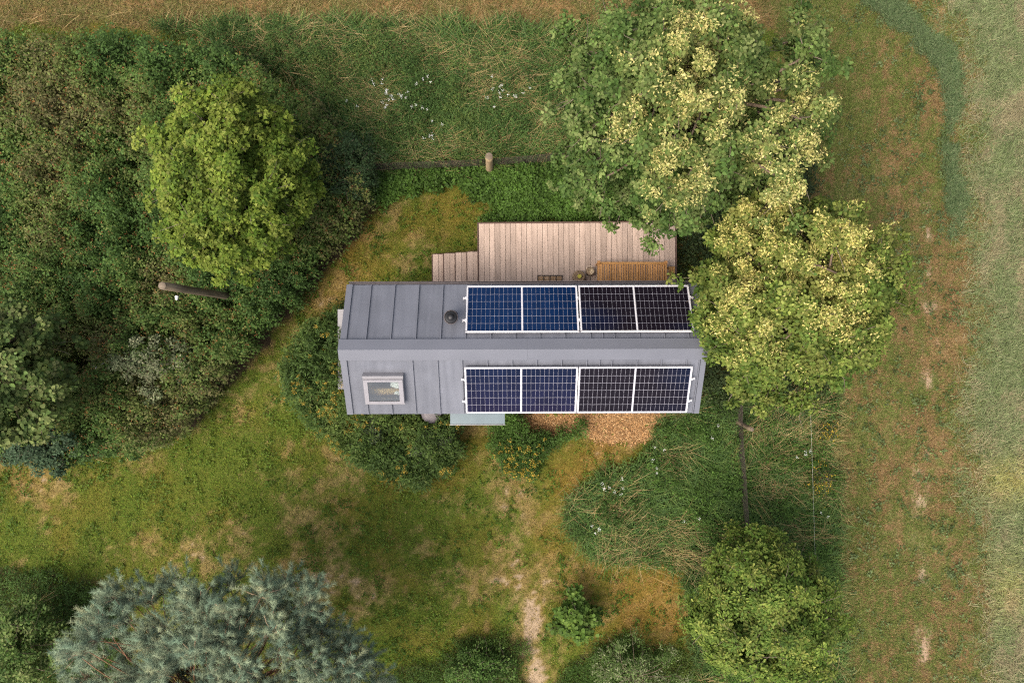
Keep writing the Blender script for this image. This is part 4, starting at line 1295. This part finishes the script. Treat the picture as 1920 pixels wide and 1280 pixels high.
# ------------------------------------------------------------------ stuff: thicket, tall grass, beds, lawns
def leafy_mass(name, label, cat, mask, nshoot, lo, hi, height, per, lsize, cols, tmpl, tips=None, tipn=0, tipcols=None, tipsize=.04, hfun=None, seed=1, spread=.11, kind="stuff", tipmask=None):
    """upright leafy shoots rising over a bumpy top"""
    r = np.random.default_rng(seed)
    px, py, x, y = ground_pts(nshoot, mask, lo, hi, r)
    n = len(px)
    hb = fbm(x / .85, y / .85, seed + 5, 3)
    bump = fbm(x / .26, y / .26, seed + 6, 2)
    h = height * (.25 + .75 * hb + .75 * bump) * r.uniform(.8, 1.15, n) * (.35 + .65 * look(mask, px, py))
    if hfun is not None:
        h = h * hfun(px, py)
    tone = (1 + r.normal(0, .15, n)) * (.8 + .4 * fbm(x / 1.6, y / 1.6, seed + 9, 2))
    hue = np.clip(fbm(x / 1.3, y / 1.3, seed + 13, 3) * 1.6 - .3 + r.normal(0, .15, n), 0, .999)
    idx = np.repeat(np.arange(n), per); N = len(idx)
    u = r.random(N) ** .6
    a = r.random(N) * 2 * math.pi
    lean = rand_dirs(n, r) * .12
    rad = spread * (1.1 - u * .75) * r.random(N) ** .5
    pos = np.stack([x[idx] + np.cos(a) * rad + lean[idx, 0] * u, y[idx] + np.sin(a) * rad + lean[idx, 1] * u, np.maximum(.02, h[idx] * (.25 + .75 * u))], -1)
    cols = np.array(cols, float)
    k = np.clip(hue[idx] + r.normal(0, .12, N), 0, .999) * (len(cols) - 1)
    k0_ = k.astype(int); f = (k - k0_)[:, None]
    col = (cols[k0_] * (1 - f) + cols[np.minimum(k0_ + 1, len(cols) - 1)] * f) * (tone[idx] * (1 + r.normal(0, .15, N)))[:, None]
    radial = np.stack([np.cos(a), np.sin(a), np.full(N, .25)], -1)
    nn = np.stack([np.cos(a) * .35, np.sin(a) * .35, np.full(N, .8)], -1) + rand_dirs(N, r) * .45
    me = scatter(name, tmpl, pos, basis(nn, radial + rand_dirs(N, r) * .35), lsize * r.uniform(.6, 1.3, N), np.clip(col, .005, .9))
    if kind == "stuff":
        o = tag(obj(name, me, M_LEAF), label, cat, kind="stuff")
    else:
        bx_, by_ = float(np.mean(x)), float(np.mean(y))
        t = thing(name, label, cat, (bx_, by_, 0))
        me.transform(Matrix.Translation((-bx_, -by_, 0)))
        o = obj("leaves", me, M_LEAF, t); o["kind"] = "stuff"
        stem = []
        for q in range(0, n, max(1, n // 160)):
            stem.append(([(x[q] - bx_, y[q] - by_, -.02), (x[q] - bx_ + lean[q, 0] * .5, y[q] - by_ + lean[q, 1] * .5, h[q] * .5), (x[q] - bx_ + lean[q, 0], y[q] - by_ + lean[q, 1], h[q])], [.006, .005, .003]))
        so = obj("stems", tubes("stems", stem, 3, False), M_TWIG, t); so["kind"] = "stuff"
        o = t
    if tips:
        pt_ = r.random(n) < (tips if tipmask is None else tips * tipmask(px, py))
        idx = np.repeat(np.nonzero(pt_)[0], tipn); N = len(idx)
        a = r.random(N) * 2 * math.pi
        rr_ = r.random(N) * tipsize * 1.6
        pos = np.stack([x[idx] + lean[idx, 0] + np.cos(a) * rr_, y[idx] + lean[idx, 1] + np.sin(a) * rr_, h[idx] + .01 + r.random(N) * tipsize * 1.8], -1)
        nn = rand_dirs(N, r) + np.array([0, 0, .7])
        me = scatter("flower_heads", T_DIAMOND, pos, basis(nn, rand_dirs(N, r)), tipsize * r.uniform(.6, 1.3, N), palette(N, tipcols, .2, r))
        if kind == "stuff":
            fo = obj("flower_heads", me, M_LEAF, o)
        else:
            me.transform(Matrix.Translation((-bx_, -by_, 0)))
            fo = obj("flower_heads", me, M_LEAF, o)
        fo["kind"] = "stuff"
    return o


hole = lambda px, py: 1 - .75 * np.exp(-((px - 190) ** 2 + (py - 680) ** 2) / 30 ** 2) - .6 * np.exp(-((px - 130) ** 2 + (py - 770) ** 2) / 34 ** 2)
leafy_mass("shrub_thicket", "dense dark green thicket of small-leaved shrubs with orange seed heads", "thicket", m_thicket, 26000, (-150, 40), (720, 900), 1.55, 22, .062,
           [(.036, .088, .022), (.056, .12, .027), (.088, .145, .032), (.125, .158, .04), (.135, .125, .052)], T_DIAMOND, tips=.22, tipn=5, tipcols=[(.30, .13, .045), (.24, .11, .045), (.20, .13, .055)], tipsize=.034, hfun=hole, seed=11)
leafy_mass("leafy_bed", "low bed of bright green leafy weeds between the fence and the deck", "weeds", m_bed * (1 - .85 * m_tall1), 6500, (650, 290), (1320, 430), .34, 16, .075,
           [(.028, .08, .015), (.05, .12, .02), (.075, .155, .026), (.09, .16, .04)], T_DIAMOND, seed=12)
leafy_mass("weeds_in_grass", "dark leafy weeds growing through the tall grass above the fence", "weeds", m_tall1 * sstep(.45, .62, fbm(PX / 60, PY / 60, 88, 3) + .3 * np.exp(-((PX - 850) ** 2 + (PY - 220) ** 2) / 120 ** 2)), 9000, (300, 30), (1320, 330), .55, 14, .06,
           [(.028, .075, .018), (.045, .10, .024), (.07, .13, .032), (.11, .145, .036)], T_NARROW, seed=13)
leafy_mass("weeds_in_grass", "dark leafy weeds in the middle of the tall grass beyond the wood chips", "weeds", m_tall2 * sstep(.45, .65, fbm(PX / 50, PY / 50, 89, 3) + .35 * np.exp(-((PX - 1350) ** 2 / 50 ** 2 + (PY - 900) ** 2 / 90 ** 2))), 6000, (1030, 730), (1600, 1410), .5, 14, .055,
           [(.028, .075, .016), (.05, .11, .02), (.08, .145, .027)], T_DIAMOND, seed=14)
leafy_mass("undergrowth", "dark undergrowth in the shade below the linden trees", "undergrowth", m_under * (1 - m_strip), 5000, (1250, 180), (1680, 800), .4, 14, .065,
           [(.03, .05, .02), (.05, .075, .025), (.08, .10, .03)], T_DIAMOND, seed=15)
leafy_mass("lawn_edge_weeds", "tangled low green weeds round the leafy shrub in front of the thicket", "weeds", m_botl, 3500, (-150, 1060), (260, 1410), .45, 15, .06,
           [(.032, .08, .016), (.05, .11, .022), (.085, .14, .034)], T_NARROW, seed=16)
leafy_mass("path_edge_weeds", "low green weeds between the pine and the bare earth path", "weeds", m_bot1 * .8, 5000, (600, 1170), (1020, 1410), .26, 13, .05,
           [(.038, .085, .016), (.065, .12, .022), (.11, .15, .03)], T_NARROW, seed=17)
leafy_mass("oak_foot_weeds", "low green weeds at the foot of the oak bush and pale shrub", "weeds", m_bot2, 4500, (1020, 1170), (1400, 1410), .3, 13, .05,
           [(.038, .085, .016), (.065, .12, .022), (.11, .15, .03)], T_NARROW, seed=18)
GOLD = [(.40, .26, .035), (.30, .21, .04), (.42, .31, .06), (.24, .21, .05)]
edge_tip = lambda px, py: 1.9 * sstep(.46, .66, fbm(px / 24, py / 24, 123, 2)) * (.2 + .9 * sstep(.95, .55, look(m_hbush, px, py)) + .8 * np.exp(-((px - 640) ** 2 + (py - 770) ** 2) / 60 ** 2) + .9 * sstep(840, 885, py))
m_barrel = sstep(16, 30, np.hypot(PX - 816, PY - 767))
leafy_mass("goldenrod_clump", "wide goldenrod clump with ochre flower heads wrapped round the gable corner of the house", "plant", m_hbush * m_barrel, 9000, (500, 540), (900, 940), 1.15, 17, .085,
           [(.04, .075, .018), (.062, .105, .024), (.09, .135, .03), (.13, .16, .045)], T_NARROW, tips=.22, tipn=22, tipcols=GOLD, tipsize=.032, seed=19, kind="thing", tipmask=edge_tip)
leafy_mass("goldenrod_clump", "small goldenrod clump with yellow flowers beside the wood chips", "plant", m_bush2, 2600, (900, 740), (1120, 920), .7, 17, .065,
           [(.03, .08, .016), (.055, .12, .022), (.085, .15, .03)], T_NARROW, tips=.22, tipn=14, tipcols=[(.46, .31, .03), (.36, .26, .05), (.5, .38, .08)], tipsize=.034, seed=20, kind="thing", tipmask=lambda px, py: sstep(815, 850, py) * 1.2)
for k, (bx_, by_, lab) in enumerate(((1526, 893, "yellow flowering weed in tall grass beside the pale electric wire"), (1540, 805, "small yellow flowering weed in tall grass by the track near the lindens"))):
    mk = np.exp(-((PX - bx_) ** 2 / 13 ** 2 + (PY - by_) ** 2 / (20 - 9 * k) ** 2))
    leafy_mass("flowering_weed", lab, "plant", mk, 4000, (bx_ - 50, by_ - 60), (bx_ + 50, by_ + 60), .8, 10, .05, [(.05, .09, .02), (.08, .12, .03)], T_NARROW, tips=.35, tipn=5, tipcols=[(.66, .45, .02), (.5, .36, .03)], tipsize=.026, seed=30 + k, kind="thing")

# tall grass with straw
GREENS = np.array([(.034, .075, .016), (.055, .105, .022), (.09, .13, .032), (.06, .105, .036)])
STRAW = np.array([(.36, .26, .12), (.42, .31, .16), (.30, .22, .09)])


def tall_grass(name, label, mask, n, lo, hi, seed, hgt=.55, strawn=2200, strawmask=None):
    r = np.random.default_rng(seed)
    px, py, x, y = ground_pts(n, mask, lo, hi, r)
    m = len(px)
    az = r.random(m) * 6.283
    tone = (.75 + .55 * fbm(x / .7, y / .7, seed + 3, 3))[:, None]
    col = palette(m, GREENS, .2, r) * tone
    o = obj(name, blades(name, P3(x, y), az, hgt * r.uniform(.6, 1.3, m) * (.5 + .5 * look(mask, px, py)), .013 * r.uniform(.7, 1.4, m), r.uniform(.1, .6, m), r.uniform(.5, 1.6, m), col, 3, np.clip(col * 1.5 + .01, 0, 1)), M_LEAF_DRY)
    tag(o, label, "grass", kind="stuff")
    px, py, x, y = ground_pts(strawn, mask if strawmask is None else mask * strawmask, lo, hi, r)
    # straw in wisps that share a heading
    m0 = len(px)
    per = 5
    idx = np.repeat(np.arange(m0), per); m = len(idx)
    ang = (fbm(x / 2.0, y / 2.0, seed + 7, 2) - .5) * 3.4 + r.normal(0, .55, m0) + math.pi * (r.random(m0) < .45)
    xx = x[idx] + r.normal(0, .12, m); yy = y[idx] + r.normal(0, .12, m)
    so = obj("straw", blades("straw", P3(xx, yy, .12), ang[idx] + r.normal(0, .3, m), r.uniform(.35, .8, m), .0058 * r.uniform(.7, 1.3, m), r.uniform(.5, 1.0, m), r.uniform(.3, .75, m), palette(m, STRAW, .2, r), 4), M_LEAF_DRY, o)
    so["kind"] = "stuff"
    return o


smk = sstep(.42, .6, fbm(PX / 90, PY / 45, 95, 3) + .3 * sstep(230, 90, PY))
tall_grass("tall_grass", "tall green meadow grass with straw stalks between the fence and the dry mown margin", m_tall1, 60000, (280, 10), (1330, 340), 21, .5, 2300, smk)
smk2 = sstep(.45, .6, fbm(PX / 90, PY / 40, 96, 3) + .15 * sstep(1300, 1500, PX) * sstep(950, 800, PY))
tall_grass("tall_grass", "tall green grass patch with fallen straw beyond the wood chips", m_tall2, 60000, (1020, 720), (1620, 1410), 22, .45, 2300, smk2)
# straw wisps hanging out of the thicket edge at the lawn
wm = np.exp(-((PX - 245) ** 2 / 42 ** 2 + (PY - 815) ** 2 / 20 ** 2)) + .5 * np.exp(-((PX - 290) ** 2 / 30 ** 2 + (PY - 770) ** 2 / 24 ** 2)) + .35 * np.exp(-((PX - 120) ** 2 / 24 ** 2 + (PY - 1180) ** 2 / 60 ** 2)) + .35 * np.exp(-((PX - 70) ** 2 / 90 ** 2 + (PY - 52) ** 2 / 18 ** 2))
r = np.random.default_rng(41)
px, py, x, y = ground_pts(9000, np.clip(wm, 0, 1), (-100, 20), (420, 1280), r)
m = len(px)
o = obj("dry_straw", blades("dry_straw", P3(x, y, .5), math.pi * .08 + math.pi * (r.random(m) < .4) + r.normal(0, .35, m), r.uniform(.4, .9, m), .008, r.uniform(.7, 1.1, m), r.uniform(.2, .7, m), palette(m, STRAW, .2, r), 3), M_LEAF_DRY)
tag(o, "wisps of dry straw-coloured grass leaning out of the thicket edge", "grass", kind="stuff")

# short lawn: fine blades, greener or drier with the patches of the ground
def short_grass(name, label, mask, n, seed, colfun, ln=(.03, .075), wd=.011, lo=(-150, -130), hi=(2070, 1410), lean=(.5, 1.35), az=None):
    r = np.random.default_rng(seed)
    px, py, x, y = ground_pts(n, mask, lo, hi, r)
    m = len(px)
    a = r.random(m) * 2 * math.pi if az is None else az + r.normal(0, .8, m) + math.pi * (r.random(m) < .5)
    col = colfun(px, py, m, r)
    o = obj(name, blades(name, P3(x, y, -.02), a, r.uniform(*ln, m), wd * r.uniform(.7, 1.5, m), r.uniform(*lean, m), r.uniform(0, .4, m), col, 1), M_LEAF_DRY)
    return tag(o, label, "grass", kind="stuff")


def col_lawn(px, py, m, r):
    d = look(dry, px, py) + r.normal(0, .2, m)
    ru = look(rust, px, py)
    g = palette(m, [(.07, .135, .013), (.11, .18, .02), (.16, .195, .022), (.06, .125, .02)], .22, r)
    s = palette(m, [(.26, .20, .075), (.21, .16, .055), (.32, .25, .11)], .2, r)
    q = palette(m, [(.24, .12, .025), (.20, .11, .03)], .2, r)
    t = sstep(.25, .75, d)[:, None]
    c = g * (1 - t) + s * t
    t2 = (ru * .7 * (r.random(m) < .8))[:, None]
    return c * (1 - t2) + q * t2


m_lawn = np.clip((1 - m_field) * (1 - m_strip) * (1 - m_top) * (1 - m_thicket) * (1 - m_tall1) * (1 - m_tall2) * (1 - .8 * m_chips) * (1 - m_hbush), 0, 1) * (1.05 - .75 * sstep(.75, 1.15, dry))
short_grass("lawn_grass", "short patchy lawn grass, green with dry brown patches", m_lawn, 640000, 51, col_lawn)
m_clover = m_lawn * sstep(.52, .66, fbm(PX / 22, PY / 22, 97, 3) - .2 * (dry - .4))
leafy_mass("lawn_weeds", "tiny green clover and weeds dotted through the lawn", "weeds", np.clip(m_clover, 0, 1), 26000, (-100, 300), (1340, 1400), .045, 6, .036,
           [(.05, .10, .012), (.075, .13, .016), (.11, .155, .02)], T_ROUND, seed=52, spread=.05)


def col_strip(px, py, m, r):
    gm = sstep(.36, .56, look(n_s1, px, py) * .6 + look(n_s2, px, py) * .4 - (px - 1700) / 2600 + r.normal(0, .13, m))[:, None]
    return palette(m, [(.075, .115, .024), (.11, .15, .034), (.135, .155, .04)], .2, r) * gm + palette(m, [(.21, .14, .056), (.17, .11, .045), (.26, .19, .095)], .22, r) * (1 - gm)


short_grass("mown_grass", "short mown grass, brown and green, on the track", np.clip(m_strip * (1 - .85 * wheel), 0, 1), 420000, 53, col_strip, (.03, .08), .012, (1380, -130), (1960, 1410))
m_sw = m_strip * sstep(.56, .68, fbm(PX / 16, PY / 16, 98, 3))
leafy_mass("track_weeds", "small broad-leaved green weeds scattered over the mown track", "weeds", np.clip(m_sw, 0, 1), 9000, (1480, -130), (1960, 1410), .07, 7, .06,
           [(.065, .10, .03), (.10, .14, .05), (.13, .165, .07)], T_DIAMOND, seed=54, spread=.06)
short_grass("dry_margin_grass", "dry brown cut grass along the margin above the tall grass", m_top, 90000, 55, lambda px, py, m, r: palette(m, [(.22, .14, .06), (.17, .12, .045), (.10, .115, .03), (.13, .14, .04), (.28, .21, .105)], .22, r), (.05, .16), .012, (-150, -130), (1640, 110), az=0.1)


def col_field(px, py, m, r):
    s = sstep(.45, .66, look(n_f, px, py) + r.normal(0, .1, m))[:, None]
    yl = np.exp(-((px - 1890) ** 2 / 50 ** 2 + (py - 900) ** 2 / 40 ** 2))[:, None] + .6 * np.exp(-((px - 1890) ** 2 / 40 ** 2 + (py - 1100) ** 2 / 60 ** 2))[:, None]
    c = palette(m, [(.145, .185, .08), (.19, .23, .105), (.11, .155, .055), (.23, .25, .125)], .18, r) * (1 - s) + palette(m, [(.29, .255, .15), (.24, .21, .12)], .18, r) * s
    return c + yl * np.array([.16, .11, .02])


r = np.random.default_rng(56)
px, py, x, y = ground_pts(150000, m_field, (1560, -130), (2070, 1410), r)
m = len(px)
o = obj("hay_grass", blades("hay_grass", P3(x, y, -.02), fbm(x / .25, y / .25, 57, 3) * 16 + r.normal(0, 1.3, m), r.uniform(.10, .28, m), .011 * r.uniform(.7, 1.4, m), r.uniform(.4, 1.2, m), r.uniform(.3, .9, m), col_field(px, py, m, r), 2), M_LEAF_DRY)
tag(o, "pale grey-green hay grass lying over the field", "grass", kind="stuff")
px, py, x, y = ground_pts(90000, m_swath * (1 - m_field * .4), (1560, -130), (1830, 480), r)
m = len(px)
o = obj("cut_grass_swath", blades("cut_grass_swath", P3(x, y, 0), r.uniform(0, 6.28, m), r.uniform(.10, .26, m), .011, r.uniform(.7, 1.3, m), r.uniform(.2, .6, m), palette(m, [(.07, .115, .045), (.10, .145, .06), (.14, .175, .085)], .18, r), 2), M_LEAF_DRY)
tag(o, "curved bluish-green swath of cut grass lying on the brown track", "grass", kind="stuff")
px, py, x, y = ground_pts(9000, sstep(16, 3, np.abs(PX - strip_x + 4)) * (PY > 740), (1500, 720), (1640, 1410), r)
m = len(px)
o = obj("edge_straw", blades("edge_straw", P3(x, y), r.normal(0, 1.2, m), r.uniform(.15, .45, m), .008, r.uniform(.4, .9, m), r.uniform(.4, .9, m), palette(m, [(.33, .25, .11), (.14, .17, .06), (.09, .13, .04)], .2, r), 3), M_LEAF_DRY)
tag(o, "fringe of pale grass where the tall patch meets the mown track", "grass", kind="stuff")

# wood chips
r = np.random.default_rng(58)
px, py, x, y = ground_pts(60000, m_chips, (930, 750), (1290, 850), r)
m = len(px)
o = obj("wood_chips", scatter("wood_chips", T_NARROW, P3(x, y, .0) + np.array([0, 0, 1]) * r.uniform(-.02, .02, (m, 1)), basis(rand_dirs(m, r) * .5 + np.array([0, 0, 1]), rand_dirs(m, r)), r.uniform(.03, .09, m),
                             palette(m, [(.37, .21, .09), (.30, .165, .07), (.44, .28, .14), (.20, .11, .05)], .2, r)), M_CHIP)
tag(o, "orange-brown wood chips spread beneath the eave of the house", "wood chips", kind="stuff")

# white umbels
spots = [(595, 470, 5), (670, 515, 9), (705, 550, 8), (790, 535, 5), (660, 595, 3), (870, 600, 4), (870, 440, 5), (1290, 480, 4), (1290, 540, 7), (1400, 520, 5), (1350, 520, 3), (920, 705, 4), (935, 745, 4), (490, 550, 3)]
spots = [(500 + a / 2.977, b / 2.977, n) for a, b, n in spots]
spots += [(1135, 905, 6), (1160, 918, 6), (1230, 845, 4), (1120, 990, 6), (1288, 975, 3), (1510, 850, 6), (1235, 880, 2), (1555, 960, 2), (1355, 815, 2)]
fp = []
for sx, sy, n in spots:
    for k in range(max(2, int(n * .8))):
        fp.append(W(sx + r.normal(0, 13), sy + r.normal(0, 9), .62))
fp = np.array(fp)
idx = np.repeat(np.arange(len(fp)), 9); m = len(idx)
pos = fp[idx] + r.normal(0, .018, (m, 3)) * np.array([1, 1, .3])
o = obj("white_wildflowers", scatter("white_wildflowers", T_ROUND, pos, basis(rand_dirs(m, r) * .35 + np.array([0, 0, 1]), rand_dirs(m, r)), r.uniform(.009, .015, m), palette(m, [(.8, .8, .78), (.72, .74, .7)], .05, r)), M_LEAF_DRY)
tag(o, "small white wildflowers dotted through the tall grass", "flowers", kind="stuff")
st_p = [([(p[0] + .03, p[1] - .02, 0), (p[0] + .01, p[1], .3), tuple(p)], [.004, .003, .002]) for p in fp]
so = obj("stems", tubes("stems", st_p, 3, False), mat_plain("green_stem", (.06, .09, .03), .8), o); so["kind"] = "stuff"
